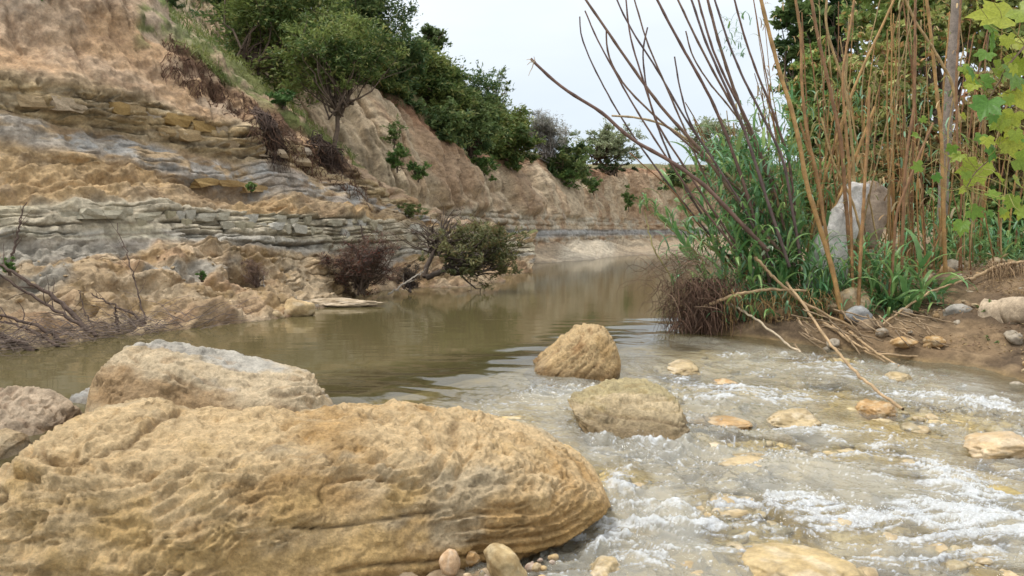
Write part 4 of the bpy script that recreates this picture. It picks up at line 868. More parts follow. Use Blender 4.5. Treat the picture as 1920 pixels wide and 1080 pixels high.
def stick(name, label, pts, r0, r1, cols=(.17, .125, .09), group=None, cat='branch', n=26, side=0, seed=0, jit=.004, ns=6, mat=None, nodes=False, parent=None):
    """pts: (px,py,Y) list from base to tip"""
    W_ = np.array([P(*q) for q in pts]); W_ = spline(W_, n); b = W_[0].copy(); rg = np.random.default_rng(seed + 900)
    W_ = W_ - b; j_ = rg.normal(0, jit, W_.shape); j_[0] = 0; W_ += j_; rad = np.linspace(r0, r1, n)
    if nodes:
        rad = rad * (1 + .18 * (np.arange(n) % 4 == 0))
    mb = MB(); V_, F_ = tube(W_, rad, ns); base_c = np.array(cols)
    mb.add(V_, F_, base_c); 
    if nodes:
        c_ = mb.C[-1].copy(); ring = np.repeat(np.arange(n), ns); c_ = c_ * np.where(ring % 4 == 0, .72, 1.0)[:, None] * (1 + .12 * fbm(V_ * 9 + seed, 2))[:, None]; mb.C[-1] = c_
    o = obj(name, mb.mesh(name), mat or M_BARK, loc=b)
    tag(o, label, cat, group)
    if side:
        mb2 = MB()
        for k in range(side):
            i_ = rg.integers(n // 5, n - 1); L_ = np.linalg.norm(W_[-1]) * rg.uniform(.08, .28); t_ = W_[i_] - W_[i_ - 1]; t_ /= np.linalg.norm(t_); dd = t_ + rg.normal(0, .55, 3); dd /= np.linalg.norm(dd)
            limb(mb2, W_[i_], W_[i_] + dd * L_, rad[i_] * .5, .0015, rg, .2, 6, base_c, 3)
        tag(obj('twigs', mb2.mesh('twigs'), M_BARK, o), kind='stuff')
    return o
DB = 'dead branches fallen along the left waterline'
ds = [
 ('long dead branch slanting up left from the waterline in front of the slump', [(168, 622, 7.9), (110, 565, 8.0), (60, 530, 8.1), (-30, 478, 8.3)], .022, .009),
 ('dead branch crossing just below the longest slanting one', [(180, 630, 7.7), (120, 590, 7.8), (50, 548, 7.9), (-30, 500, 7.9)], .016, .007),
 ('thick dark branch lying in the water at the left edge', [(68, 660, 7.0), (30, 640, 7.05), (-40, 612, 7.1)], .024, .016),
 ('pair of low dead branches fanning from the left waterline', [(120, 640, 7.35), (70, 612, 7.4), (0, 590, 7.45), (-50, 585, 7.5)], .016, .008),
 ('curved dead branch arching over the waterline at left', [(110, 650, 7.2), (60, 618, 7.3), (10, 602, 7.4), (-40, 600, 7.4)], .012, .006),
 ('thin upright dead stem at the far left', [(22, 490, 8.5), (32, 440, 8.6), (42, 395, 8.7), (50, 380, 8.7)], .012, .004),
 ('dead stem leaning left with an arched middle, centre of the left bank', [(280, 616, 8.3), (258, 595, 8.4), (215, 572, 8.5), (170, 552, 8.5)], .012, .005),
 ('tall thin dead twig standing behind the arched stem', [(278, 618, 8.4), (262, 560, 8.6), (240, 480, 8.8), (218, 418, 9.0)], .008, .003),
 ('thin branch lying down the slope to the waterline', [(405, 603, 9.3), (360, 585, 9.5), (310, 560, 9.6), (270, 545, 9.7)], .010, .005),
 ('short upright dead stump twig at the waterline', [(222, 622, 7.9), (219, 600, 8.0), (216, 580, 8.0)], .011, .006),
 ('pale slanting pole on the slump left of the dark brush', [(512, 548, 10.5), (480, 528, 10.8), (430, 505, 11.1)], .011, .006),
 ('brown slanting stems above the dead bush', [(600, 500, 12.2), (570, 475, 12.5), (530, 450, 12.8)], .013, .006),
 ('reddish curved dead stem standing on the slope behind the branches', [(180, 620, 8.0), (158, 585, 8.1), (148, 545, 8.2)], .008, .003),
 ('pale bleached pole leaning from the dark brush into the pool', [(728, 552, 12.5), (760, 530, 12.7), (795, 510, 13.0)], .013, .008),
 ('forked dead stem rising from the dead bush', [(690, 520, 12.6), (688, 470, 12.8), (676, 420, 13.0)], .018, .007),
]
for i, (lb, pts, r0, r1) in enumerate(ds): stick("dead_branch", lb, pts, r0 * 1.2, r1 * 1.2, cols=(.33, .29, .24) if 'pale' in lb else (.095, .065, .05), group=DB, side=9, seed=i, jit=.008)
rg = np.random.default_rng(77); mb = MB()
for k in range(620):
    px = rg.uniform(-80, 430); z_ = rg.uniform(-.02, .10); yw = np.interp(px, [-80, 0, 100, 250, 420], [675, 660, 646, 626, 608]); g_ = G(px, yw + rg.uniform(-14, 6), 0); g_[2] = z_
    a_ = rg.uniform(-.5, .5) + (math.pi if rg.random() < .5 else 0); L_ = rg.uniform(.08, .55); limb(mb, g_, g_ + np.array([math.cos(a_), math.sin(a_) * .6, rg.uniform(-.1, .55)]) * L_, rg.uniform(.002, .006), .0012, rg, .3, 6, np.array((.17, .13, .105)) * rg.uniform(.5, 1.4), 3)
o = obj('driftwood_twigs', mb.mesh('driftwood_twigs'), M_BARK); tag(o, kind='stuff')
# ------------------------------------------------------------------ right bank: reeds
YC = 8.9
CG = 'bare dry canes leaning left against the sky'
thin = [
 ('broken cane with a frayed snapped tip, the farthest left against the sky', [(1440, 470), (1400, 430), (1320, 345), (1255, 300), (1180, 260), (1130, 210), (1060, 170), (1025, 140), (995, 110)], 8),
 ('long straight bare cane leaning left from the top edge, leftmost at the frame top', [(1470, 480), (1400, 400), (1317, 284), (1248, 212), (1207, 157), (1137, 56), (1085, -20)], 7),
 ('slender cane ending in an upturned tip, leftmost free tip after the broken one', [(1400, 520), (1330, 440), (1248, 339), (1200, 274), (1159, 212), (1118, 137), (1085, 62), (1087, 31)], 4.2),
 ('slender straight cane tip just right of the upturned one', [(1390, 480), (1300, 370), (1231, 267), (1180, 185), (1145, 120), (1118, 72), (1097, 20)], 4.2),
 ('hooked cane curling up beside the long straight cane', [(1450, 420), (1380, 350), (1290, 270), (1221, 212), (1173, 164), (1145, 120), (1135, 82), (1137, 55)], 5),
 ('cane leaning left from the top edge, second along the frame top', [(1470, 460), (1400, 380), (1320, 274), (1282, 219), (1235, 134), (1180, 51), (1150, -15)], 5),
 ('nearly upright slim cane crossing the second one near the top', [(1410, 500), (1340, 400), (1269, 291), (1231, 233), (1207, 154), (1180, 68), (1172, -20)], 4.5),
 ('slim cane bowing down from the top edge to the leaf tangle', [(1430, 520), (1370, 420), (1310, 308), (1289, 253), (1248, 161), (1211, 75), (1184, -20)], 4.5),
 ('short cane with free tip bowed against the others', [(1340, 440), (1270, 330), (1231, 233), (1211, 164), (1204, 96), (1214, 51)], 4.8),
 ('stouter cane leaning left at the middle of the sky gap', [(1450, 560), (1430, 470), (1400, 360), (1365, 260), (1337, 192), (1303, 130), (1262, 58), (1222, -20)], 7),
 ('first cane of the close bundle at the top edge', [(1480, 520), (1450, 400), (1399, 253), (1378, 205), (1344, 147), (1303, 68), (1262, -20)], 6),
 ('second cane of the close bundle, thinner', [(1480, 500), (1440, 380), (1395, 240), (1361, 164), (1324, 82), (1290, -20)], 6),
 ('third cane of the close bundle', [(1490, 500), (1450, 350), (1399, 219), (1371, 171), (1334, 89), (1304, -20)], 6),
 ('thickest cane of the close bundle', [(1480, 480), (1440, 330), (1392, 212), (1368, 144), (1344, 68), (1322, -20)], 8),
 ('last cane of the close bundle on the right', [(1500, 480), (1470, 300), (1419, 195), (1395, 151), (1365, 79), (1334, -20)], 5.5),
 ('cane between the close bundle and the thick tan canes', [(1500, 480), (1480, 300), (1443, 192), (1419, 137), (1395, 68), (1372, -20)], 5.5),
 ('slim short cane with free tip left of the close bundle', [(1480, 400), (1420, 270), (1358, 188), (1330, 157), (1296, 103), (1286, 58)], 4.4),
 ('slim short cane with free tip low in the sky gap', [(1450, 500), (1390, 380), (1320, 274), (1289, 223), (1272, 154), (1265, 106)], 4.4),
 ('pale broken cane sticking out flat to the left above the tangle', [(1450, 440), (1400, 360), (1317, 284), (1269, 247), (1235, 229), (1187, 219), (1147, 217)], 6),
]
canec = [(.19, .115, .09), (.22, .14, .10), (.16, .11, .10), (.27, .18, .10)]
for i, (lb, pts, w) in enumerate(thin):
    Y0 = YC + ((i * 37) % 11 - 5) * .09; n_ = len(pts)
    q = [(a, b_, Y0 - .04 * k) for k, (a, b_) in enumerate(pts)]; s_ = YC / FPX
    o = stick('reed_cane', lb, q, w * .5 * s_, w * .30 * s_, cols=canec[i % 3] if 'pale' not in lb else (.50, .38, .22), group=CG, cat='reed cane', n=40, seed=i, jit=.0008, nodes=True, mat=M_CANE)
    if i == 0:
        mb = MB(); tip = Vector(P(995, 110, q[-1][2])) - o.location; tip = np.array(tip)
        for (dx, dz) in ((-.04, -.01), (-.035, -.06), (-.02, -.16), (.03, .02), (.05, -.02)): limb(mb, tip + np.array([.03, 0, -.03]), tip + np.array([dx, 0, dz]), .006, .002, rg, .2, 5, (.5, .4, .27), 4)
        obj('frayed_tip', mb.mesh('frayed_tip'), M_CANE, o)
thick = [
 ('stout tan cane nearest the sky, slanting down right from the top', [(1585, 620), (1560, 500), (1510, 340), (1501, 277), (1485, 205), (1463, 142), (1441, 57), (1422, -20)], 11),
 ('tan cane second from the sky edge', [(1565, 620), (1560, 520), (1535, 340), (1513, 252), (1501, 142), (1504, 79), (1489, -20)], 8),
 ('tan cane bending right in the middle of the clump', [(1610, 620), (1600, 560), (1583, 340), (1576, 252), (1567, 220), (1551, 142), (1535, 79), (1518, -20)], 9),
 ('brown cane with a kink near the top middle of the clump', [(1600, 620), (1610, 460), (1600, 300), (1589, 180), (1564, 104), (1545, 41), (1553, -20)], 7),
 ('cane leaning right across the clump, crossing the upright ones', [(1500, 560), (1520, 440), (1551, 315), (1576, 236), (1592, 189), (1617, 126), (1645, 69), (1685, -20)], 7),
 ('upright cane behind the leaning one', [(1600, 560), (1592, 300), (1580, 176), (1580, 126), (1595, 50), (1604, -20)], 6.5),
 ('straight upright cane in front of the thicket', [(1690, 560), (1692, 440), (1696, 330), (1702, 267), (1715, 205), (1715, 142), (1716, -20)], 7),
 ('cane leaning left toward the grey trunk', [(1800, 230), (1784, 151), (1746, 85), (1715, 40), (1690, -20)], 7),
 ('tan upright cane just left of the grey trunk', [(1775, 560), (1770, 440), (1768, 340), (1765, 245), (1756, 173), (1749, 94), (1735, -20)], 9),
 ('reddish cane with frayed top standing mid thicket', [(1608, 600), (1615, 450), (1623, 315), (1627, 252), (1630, 164)], 8),
 ('pale cane rubbing against the grey trunk', [(1795, 320), (1793, 148), (1797, 80), (1803, -20)], 6),
 ('thin brown cane in front of the leaning slab', [(1640, 600), (1625, 480), (1600, 380), (1560, 300), (1540, 220)], 6),
 ('tan cane crossing low in front of the slab', [(1530, 600), (1550, 470), (1560, 400), (1590, 330), (1640, 200)], 8),
 ('dark cane at the left side of the slab', [(1540, 600), (1530, 520), (1545, 430), (1530, 330), (1500, 230)], 7),
 ('cane rising past the right side of the slab', [(1660, 610), (1672, 520), (1680, 400), (1720, 300), (1750, 230)], 7),
]
TG = 'thick tan canes of the reed clump'
for i, (lb, pts, w) in enumerate(thick):
    Y0 = 8.6 + ((i * 29) % 9 - 4) * .12; s_ = Y0 / FPX; q = [(a, b_, Y0 + .03 * k) for k, (a, b_) in enumerate(pts)]
    stick('reed_cane', lb, q, w * .42 * s_, w * .30 * s_, cols=[(.42, .25, .095), (.34, .19, .08), (.27, .145, .07), (.40, .27, .12)][i % 4], group=TG, cat='reed cane', n=44, seed=50 + i, jit=.0012, nodes=True, mat=M_CANE)
rg = np.random.default_rng(23)
for i in range(140):
    bx_ = rg.uniform(1380, 1760) if i < 112 else rg.uniform(1740, 1900); by_ = rg.uniform(520, 610); Y0 = rg.uniform(8.9, 11.0); lean = rg.normal(-40, 70) - (1560 - bx_) * .45 if bx_ < 1560 else rg.normal(10, 50)
    top = rg.uniform(-30, 260) if rg.random() < .75 else rg.uniform(250, 420); s_ = Y0 / FPX; w = rg.uniform(2.0, 4.4)
    tx_ = bx_ + lean * (by_ - top) / 500; 
    if tx_ < 1400 and top < 200: top += 200
    q = [(bx_, by_, Y0), (lerp(bx_, tx_, .3) + rg.normal(0, 8), lerp(by_, top, .35), Y0), (lerp(bx_, tx_, .65) + rg.normal(0, 8), lerp(by_, top, .7), Y0), (tx_, top, Y0)]
    stick('reed_cane', 'thin brown cane standing among the mass of canes in the reed clump', q, w * .5 * s_, w * .3 * s_, cols=np.array([(.42, .24, .09), (.30, .155, .07), (.46, .32, .15)][i % 3]) * rg.uniform(.7, 1.1), group='thin canes massed in the reed clump', cat='reed cane', n=22, seed=100 + i, jit=.002, nodes=True, mat=M_CANE, ns=5)
# reed leaves: ribbons that arch over; shared meshes
M_REED = leaf_mat('reed_leaf', .35, .35, cols=((.11, .25, .085), (.16, .36, .17), (.26, .42, .27), (.28, .42, .14)))
M_REEDV = M_LEAF
def ribbon(L_, w, droop, up0, seed, nseg=8):
    rr = np.random.default_rng(seed); t = np.linspace(0, 1, nseg + 1); ang = up0 - droop * t ** 1.6; st_ = L_ / nseg
    x = np.r_[0, np.cumsum(np.cos(ang[:-1]) * st_)]; z = np.r_[0, np.cumsum(np.sin(ang[:-1]) * st_)]; y = .06 * L_ * np.sin(t * 2.2 + rr.uniform(0, 3)) * t
    hw = w / 2 * np.clip(np.minimum(t * 6 + .45, 1), 0, 1) * (1 - t ** 2.2) ** .8 + .0006; nx, nz_ = -np.sin(ang), np.cos(ang)
    mid = np.stack([x, y, z], 1); lf = mid + np.stack([nx * hw * .35, hw, nz_ * hw * .35], 1); rt = mid + np.stack([nx * hw * .35, -hw, nz_ * hw * .35], 1)
    V = np.stack([lf, mid, rt], 1).reshape(-1, 3); F = []
    for k in range(nseg):
        for c_ in (0, 1): F.append([k * 3 + c_, k * 3 + c_ + 1, (k + 1) * 3 + c_ + 1, (k + 1) * 3 + c_])
    return V, np.array(F)
RB = [ribbon(rg.uniform(.34, .58), rg.uniform(.034, .052), rg.uniform(1.2, 2.7), rg.uniform(.8, 1.3), 300 + k) for k in range(10)]
rbm = []
for k in range(10):
    mm = mesh('leaf', RB[k][0], RB[k][1]); mm.materials.append(M_REED); rbm.append(mm)
sv, sf = tube(np.array([[0, 0, z_] for z_ in np.linspace(0, 1, 7)]), np.linspace(.008, .004, 7), 5)
stm = mesh('stem', sv, sf, np.tile((.16, .24, .09), (len(sv), 1))); stm.materials.append(M_CANE)
def shoot(px, py, Y, H, nl, tilt, az, seed, label, group, sc=1.0, cat='reed'):
    rr = np.random.default_rng(seed); b = P(px, py, Y); root = empty('green_reed', b); tag(root, label, cat, group)
    root.rotation_euler = (tilt * math.sin(az) * -1, tilt * math.cos(az), 0)
    o = bpy.data.objects.new('stem', stm); C.objects.link(o); o.parent = root; o.scale = (1, 1, H)
    a0 = rr.uniform(0, 6)
    for k in range(nl):
        o = bpy.data.objects.new('leaf', rbm[rr.integers(10)]); C.objects.link(o); o.parent = root; u_ = lerp(.15, 1, (k + .5) / nl); s_ = sc * rr.uniform(.7, 1.1) * (1 - .3 * abs(u_ - .6))
        o.location = (0, 0, H * u_); o.rotation_euler = (rr.normal(0, .15), rr.normal(0, .2) - (.35 * u_ if u_ > .8 else 0), a0 + k * math.pi + rr.normal(0, .6)); o.scale = (s_,) * 3
    return root
GR1 = 'leafy green reeds at the water side of the clump'; GR2 = 'leafy green reeds at the foot of the slab'; GR3 = 'green reeds on the right bank'
k = 0
for (px, py, Y, H, nl, tl, az) in [(1345, 560, 8.7, .75, 9, .55, math.pi), (1370, 540, 8.8, .9, 10, .35, math.pi), (1395, 560, 8.5, .7, 10, .15, 3), (1410, 530, 8.9, 1.0, 11, .2, 3), (1430, 555, 8.5, .65, 10, .05, 3), (1450, 540, 8.8, .95, 11, .1, 3),
        (1470, 560, 8.5, .6, 10, .05, 0), (1485, 535, 8.8, .85, 10, .05, 0), (1505, 560, 8.6, .55, 9, .12, 0), (1420, 575, 8.4, .45, 8, .2, 3), (1380, 585, 8.5, .4, 7, .4, 3), (1455, 585, 8.4, .4, 8, .1, 0), (1335, 520, 9.0, .8, 8, .7, math.pi), (1440, 500, 9.1, 1.1, 10, .1, 3), (1500, 500, 9.1, 1.0, 9, .0, 0),
        (1360, 500, 9.2, 1.1, 9, .3, 3), (1400, 480, 9.3, 1.2, 9, .2, 3), (1470, 480, 9.3, 1.2, 9, .05, 0), (1530, 570, 8.6, .5, 7, .1, 0), (1390, 520, 8.7, .8, 10, .3, 3.3), (1425, 545, 8.6, .8, 10, .15, 2.8), (1465, 520, 8.9, .9, 10, .0, 0), (1350, 440, 9.3, 1.0, 8, .35, 3), (1430, 420, 9.5, 1.1, 8, .1, 3), (1330, 480, 9.2, .9, 8, .5, 3.1), (1480, 420, 9.6, 1.1, 8, 0, 0)]:
    shoot(px, py, Y, H, nl, tl, az, 400 + k, 'leafy blue green reed shoot at the left, water side of the cane clump', GR1); k += 1
for (px, py, Y, H, nl, tl, az) in [(1640, 620, 8.3, .35, 9, .1, 3), (1665, 628, 8.2, .42, 10, .05, 0), (1690, 630, 8.2, .45, 10, .05, 0), (1715, 622, 8.3, .5, 10, .15, 0), (1740, 615, 8.4, .4, 9, .25, 0), (1680, 605, 8.4, .55, 9, .05, 3), (1655, 600, 8.6, .5, 9, .15, 3), (1710, 600, 8.6, .6, 9, .1, 0), (1550, 590, 8.5, .4, 7, .1, 3), (1620, 600, 8.6, .6, 7, .1, 3), (1700, 636, 8.15, .25, 7, .3, 0)]:
    shoot(px, py, Y, H, nl, tl, az, 400 + k, 'broad leaved green reed tuft right of the slab near the waterline', GR2, 1.35); k += 1
for i in range(26):
    px = rg.uniform(1730, 1930); py = rg.uniform(490, 540); shoot(px, py, rg.uniform(9.4, 11), rg.uniform(.25, .6), 7, .2, rg.uniform(0, 6), 400 + k, 'green reed growing on the right bank behind the driftwood log', GR3, .8); k += 1
# upper leaf mass: many more leaves joined
def leafmass(name, n, fn, seed, cols, sc=(.5, .9)):
    rr = np.random.default_rng(seed); mb = MB()
    Vs = []; Fs = []; Cs = []; off = 0
    for i in range(n):
        px, py, Y = fn(rr); b = P(px, py, Y); V_, F_ = RB[rr.integers(10)]; a = rr.uniform(0, 6.28); tl = rr.normal(0, .4); s_ = rr.uniform(*sc)
        q = V_ * s_; q = np.stack([q[:, 0] * math.cos(tl) - q[:, 2] * math.sin(tl), q[:, 1], q[:, 0] * math.sin(tl) + q[:, 2] * math.cos(tl)], 1)
        q = np.stack([q[:, 0] * math.cos(a) - q[:, 1] * math.sin(a), q[:, 0] * math.sin(a) + q[:, 1] * math.cos(a), q[:, 2]], 1) + b
        Vs.append(q); Fs.append(F_ + off); off += len(q); Cs.append(np.tile(np.array(cols[rr.integers(len(cols))]) * rr.uniform(.7, 1.25), (len(q), 1)))
    o = obj(name, mesh(name, np.concatenate(Vs), np.concatenate(Fs), np.concatenate(Cs)), M_LEAF); tag(o, kind='stuff'); return o
GC = [(.12, .26, .09), (.15, .34, .15), (.24, .41, .25), (.26, .37, .12), (.10, .20, .075)]
leafmass('reed_leaves', 1500, lambda r_: (lambda u: (lerp(1440, 1395, u) + r_.normal(0, 62 - 20 * u) , lerp(585, 270, u), r_.uniform(8.6, 10.0)))(r_.random() ** 1.2), 1, GC, (.4, .85))
leafmass('reed_leaves', 520, lambda r_: (r_.uniform(1380, 1780), r_.uniform(170, 480), r_.uniform(9.2, 10.8)), 2, GC + [(.28, .24, .10)], (.3, .6))
leafmass('reed_leaves', 900, lambda r_: (r_.uniform(1560, 1930), r_.uniform(420, 560), r_.uniform(9.6, 11)), 3, GC, (.35, .7))
leafmass('reed_leaves', 420, lambda r_: (r_.uniform(1610, 1770), r_.uniform(560, 640), r_.uniform(8.1, 8.7)), 7, GC, (.35, .65))
leafmass('dry_reed_leaves', 320, lambda r_: (r_.uniform(1420, 1800), r_.uniform(-20, 380), r_.uniform(8.4, 9.8)), 8, [(.50, .36, .18), (.38, .24, .11), (.30, .32, .12)], (.15, .4))
leafmass('reed_leaves', 260, lambda r_: (r_.uniform(1350, 1600), r_.uniform(560, 610), r_.uniform(8.2, 8.5)), 15, GC, (.35, .7))
leafmass('reed_leaves', 150, lambda r_: (r_.uniform(1530, 1700), r_.uniform(450, 590), r_.uniform(8.2, 8.6)), 12, GC, (.35, .6))
leafmass('reed_leaves', 320, lambda r_: (r_.uniform(1430, 1620), r_.uniform(150, 430), r_.uniform(9.2, 10.4)), 16, GC + [(.34, .36, .12), (.42, .32, .14)], (.25, .5))
leafmass('reed_leaves', 160, lambda r_: (r_.uniform(1505, 1600), r_.uniform(490, 590), r_.uniform(8.25, 8.5)), 17, GC, (.3, .6))
leafmass('reed_leaves', 60, lambda r_: (r_.normal(1378, 14), r_.uniform(30, 110), r_.uniform(8.9, 9.1)), 9, GC, (.15, .35))
leafmass('dry_reed_leaves', 300, lambda r_: (r_.uniform(1330, 1800), r_.uniform(300, 600), r_.uniform(8.6, 9.8)), 4, [(.45, .32, .16), (.36, .23, .11), (.52, .42, .25)], (.3, .6))
# small sprigs on the left tip of the clump
for i, (px, py, Y) in enumerate([(1200, 400, 8.9), (1215, 395, 8.9), (1260, 425, 8.8), (1228, 405, 8.85), (1290, 440, 8.9), (1265, 420, 8.9), (1300, 470, 8.8), (1330, 430, 8.8)]):
    shoot(px, py, Y, .12, 8, .2 * (i % 3), 3, 600 + i, 'fresh green shoot tip sprouting low over the pool, left of the reeds', 'shoot tips at the left end of the reeds', .42)
for i, pts in enumerate([[(1330, 500, 8.8), (1270, 440, 8.85), (1225, 400, 8.9), (1205, 380, 8.9)], [(1340, 470, 8.8), (1300, 440, 8.8), (1262, 420, 8.8)], [(1300, 590, 8.5), (1260, 520, 8.6), (1225, 470, 8.7), (1208, 395, 8.9)]]):
    stick('reed_cane', 'low arching green brown stem carrying the shoot tips over the pool', pts, .012, .005, cols=(.30, .26, .10), group='stems of the low shoot tips', cat='reed cane', seed=700 + i, nodes=True, mat=M_CANE)
print('reeds', time.time() - T0)
# ------------------------------------------------------------------ root tangle and fallen canes
def strands(name, n, fn, c0, r_, seed, L_=(.08, .3), kind='stuff', label=None, cat=None, jit=.25):
    rr = np.random.default_rng(seed); mb = MB()
    for i in range(n):
        b, d_ = fn(rr); L0 = rr.uniform(*L_); d_ = np.array(d_, float); d_ /= np.linalg.norm(d_); t = np.linspace(0, 1, 6)[:, None]
        q = b + d_ * L0 * t + rr.normal(0, jit * L0 * .5, 3) * np.sin(t * 3) + np.array([0, 0, -.25 * L0]) * t ** 2; V_, F_ = tube(q, np.linspace(r_, r_ * .4, 6), 3); mb.add(V_, F_, np.array(c0) * rr.uniform(.45, 1.5))
    o = obj(name, mb.mesh(name), M_BARK); tag(o, label, cat, kind=kind); return o
strands('root_tangle', 1500, lambda r_: (P(r_.normal(1325, 34), r_.uniform(520, 612), r_.uniform(8.2, 8.7)), (r_.normal(0, .5), r_.normal(0, .4), -abs(r_.normal(.8, .4)))), (.16, .095, .065), .0045, 1, (.06, .24))
strands('root_tangle', 260, lambda r_: (P(r_.normal(1290, 35), r_.uniform(480, 585), r_.uniform(8.2, 8.6)), (r_.normal(-.5, .6), r_.normal(0, .4), r_.normal(0, .7))), (.22, .15, .10), .0035, 2, (.1, .4), jit=.6)
strands('hanging_rootlets', 420, lambda r_: (P(r_.uniform(1350, 1640), r_.uniform(540, 575), r_.uniform(8.2, 8.5)), (r_.normal(0, .35), -.2, -1)), (.40, .25, .11), .0035, 3, (.10, .32))
strands('hanging_rootlets', 900, lambda r_: (P(r_.uniform(1330, 1700), r_.uniform(555, 610), r_.uniform(8.45, 8.8)), (r_.normal(0, .5), -.2, -.7)), (.13, .085, .055), .004, 4, (.08, .25))
strands('hanging_rootlets', 150, lambda r_: (P(r_.uniform(1850, 1930), r_.uniform(488, 505), r_.uniform(8.3, 8.5)), (r_.normal(0, .3), -.2, -1)), (.34, .23, .13), .004, 5, (.1, .35))
FC = 'fallen canes at the waterline under the reeds'
fallen = [
 ('long tan fallen cane dipping its cut end in the rapids', [(1475, 530, 8.3), (1520, 590, 7.8), (1560, 650, 7.3), (1610, 705, 6.2), (1660, 745, 5.45), (1694, 767, 5.15)], 5.5),
 ('thin bleached fallen cane reaching out over the shallow water', [(1370, 570, 8.3), (1420, 600, 8.1), (1470, 640, 7.8), (1532, 684, 7.3)], 5),
 ('splintered cane stub standing over the fallen ones', [(1416, 482, 8.2), (1450, 520, 8.2), (1495, 560, 8.2), (1560, 600, 8.1)], 6),
 ('long thin cane lying diagonally up to the right bank', [(1620, 635, 7.9), (1680, 590, 8.0), (1740, 548, 8.1), (1815, 522, 8.3)], 5),
 ('tan root like cane arching along the top of the root tangle', [(1320, 575, 8.3), (1380, 552, 8.2), (1440, 542, 8.2), (1510, 545, 8.2)], 7),
 ('dry cane lying from the tangle down toward the shallows', [(1500, 565, 8.1), (1580, 605, 8.0), (1650, 635, 7.9), (1740, 665, 7.7), (1800, 672, 7.6)], 5.5),
 ('dry cane lying just below the diagonal one', [(1540, 600, 8.0), (1600, 645, 7.7), (1660, 680, 7.3), (1700, 700, 7.0)], 5.5),
 ('grey brown cane crossing under the pile of fallen canes', [(1560, 610, 8.0), (1610, 650, 7.6), (1650, 665, 7.4), (1740, 668, 7.5)], 5),
 ('forked dry cane poking into the water beside the reed tuft', [(1590, 620, 7.9), (1640, 660, 7.4), (1690, 690, 7.0)], 5),
 ('pale knuckled root lying by the log', [(1812, 545, 8.3), (1845, 560, 8.2), (1872, 575, 8.15), (1890, 590, 8.1)], 7),
 ('arching root over the driftwood log', [(1818, 525, 8.4), (1870, 498, 8.4), (1940, 488, 8.4)], 8),
]
for i, (lb, pts, w) in enumerate(fallen): stick('fallen_cane', lb, pts, w * .5 * .0050, w * .36 * .0050, cols=(.52, .42, .29) if 'pale' in lb or 'bleach' in lb else (.42, .29, .16), group=FC, cat='cane', seed=800 + i, nodes=True, mat=M_CANE, jit=.004, n=30)
rg = np.random.default_rng(31)
for i in range(80):
    px = rg.uniform(1480, 1760); py = rg.uniform(580, 660); a_ = rg.uniform(.3, 1.2); L_ = rg.uniform(40, 110); Y0 = rg.uniform(7.6, 8.2)
    stick('fallen_cane', 'short dry broken cane in the pile between the root tangle and the reed tuft', [(px, py, Y0), (px + L_ * math.cos(a_), py + L_ * math.sin(a_) * .6, Y0 - .2)], .008, .005, cols=np.array((.34, .24, .14)) * rg.uniform(.45, 1.15), group='short broken canes in the pile', cat='cane', seed=900 + i, nodes=True, mat=M_CANE, n=9)
# leaning slab and stones of the right bank
GRS = ((.50, .46, .41), (.30, .25, .19), (.60, .57, .53))
def slab(name, label, poly, Y, th, cols, seed, lean=0.0):
    """solid slab from an outline: dense front/back faces, rough broken edges"""
    pp_ = np.array(poly + poly[:1], float); pl = np.array([P(*(pp_[i] + (pp_[i + 1] - pp_[i]) * u_), Y) for i in range(len(poly)) for u_ in np.linspace(0, 1, 12, endpoint=False)]); c0 = pl.mean(0); V0, F = ICO[5]; rel = pl - c0; ang = np.arctan2(rel[:, 2], rel[:, 0]); rad = np.hypot(rel[:, 0], rel[:, 2]); o_ = np.argsort(ang); ang, rad = ang[o_], rad[o_]
    a = np.arctan2(V0[:, 2], V0[:, 0]); rr = np.interp(a, np.r_[ang - 2 * np.pi, ang, ang + 2 * np.pi], np.tile(rad, 3)); h_ = np.hypot(V0[:, 0], V0[:, 2]); hh_ = np.clip(h_, 1e-6, 1); k_ = np.minimum(1, hh_ ** .6)
    V = np.stack([np.cos(a) * rr * k_, np.sign(V0[:, 1]) * np.abs(V0[:, 1]) ** .5 * th / 2, np.sin(a) * rr * k_], 1); V[:, 1] += lean * V[:, 2]
    q = V + seed; n = V0 * np.array([.5, 1, .5]); V = V + n * (.06 * fbm(q * 3.2, 5, .6) + .04 * (ridged(q * np.array([4, 4, 2.2]), 3, .6) - .5))[:, None]
    base, dark, pale = cols; col = np.tile(np.array(base, np.float32), (len(V), 1)); col = cmix(col, dark, ss(.05, .5, fbm(q * 3, 4, off=2)) * .7); col = cmix(col, pale, ss(0, .45, fbm(q * 2.2, 4, off=8)) * .8)
    o = obj(name, mesh(name, V, F, col), M_STONE, loc=c0); tag(o, label, 'rock slab'); return o
slab('rock_slab', 'tall grey slab of rock leaning among the canes at the right', [(1505, 530), (1516, 474), (1546, 430), (1566, 386), (1598, 340), (1632, 344), (1622, 388), (1606, 440), (1588, 490), (1576, 550), (1520, 560)], 8.85, .22, GRS, 3.0, .1)
slab('rock_slab', 'broad pale brown slab standing behind the tall grey one', [(1612, 350), (1636, 336), (1662, 352), (1672, 392), (1650, 430), (1640, 470), (1600, 470), (1604, 410)], 9.5, .3, ((.42, .33, .25), (.25, .18, .13), (.50, .43, .36)), 6.0)
rock_at('stone', 'blue grey flat stone at the waterline under the fallen canes', 1613, 608, 52, 34, depth=8.0, seed=401, cols=((.29, .29, .28), (.2, .19, .18), (.38, .38, .37)))
rock_at('stone', 'tan wedge stone leaning above the blue grey one', 1605, 585, 66, 46, depth=8.15, seed=402)
rock_at('stone', 'brown wedge stone below the blue grey stone', 1635, 625, 54, 26, depth=7.9, seed=403, cols=((.25, .18, .11), (.16, .11, .07), (.35, .26, .17)))
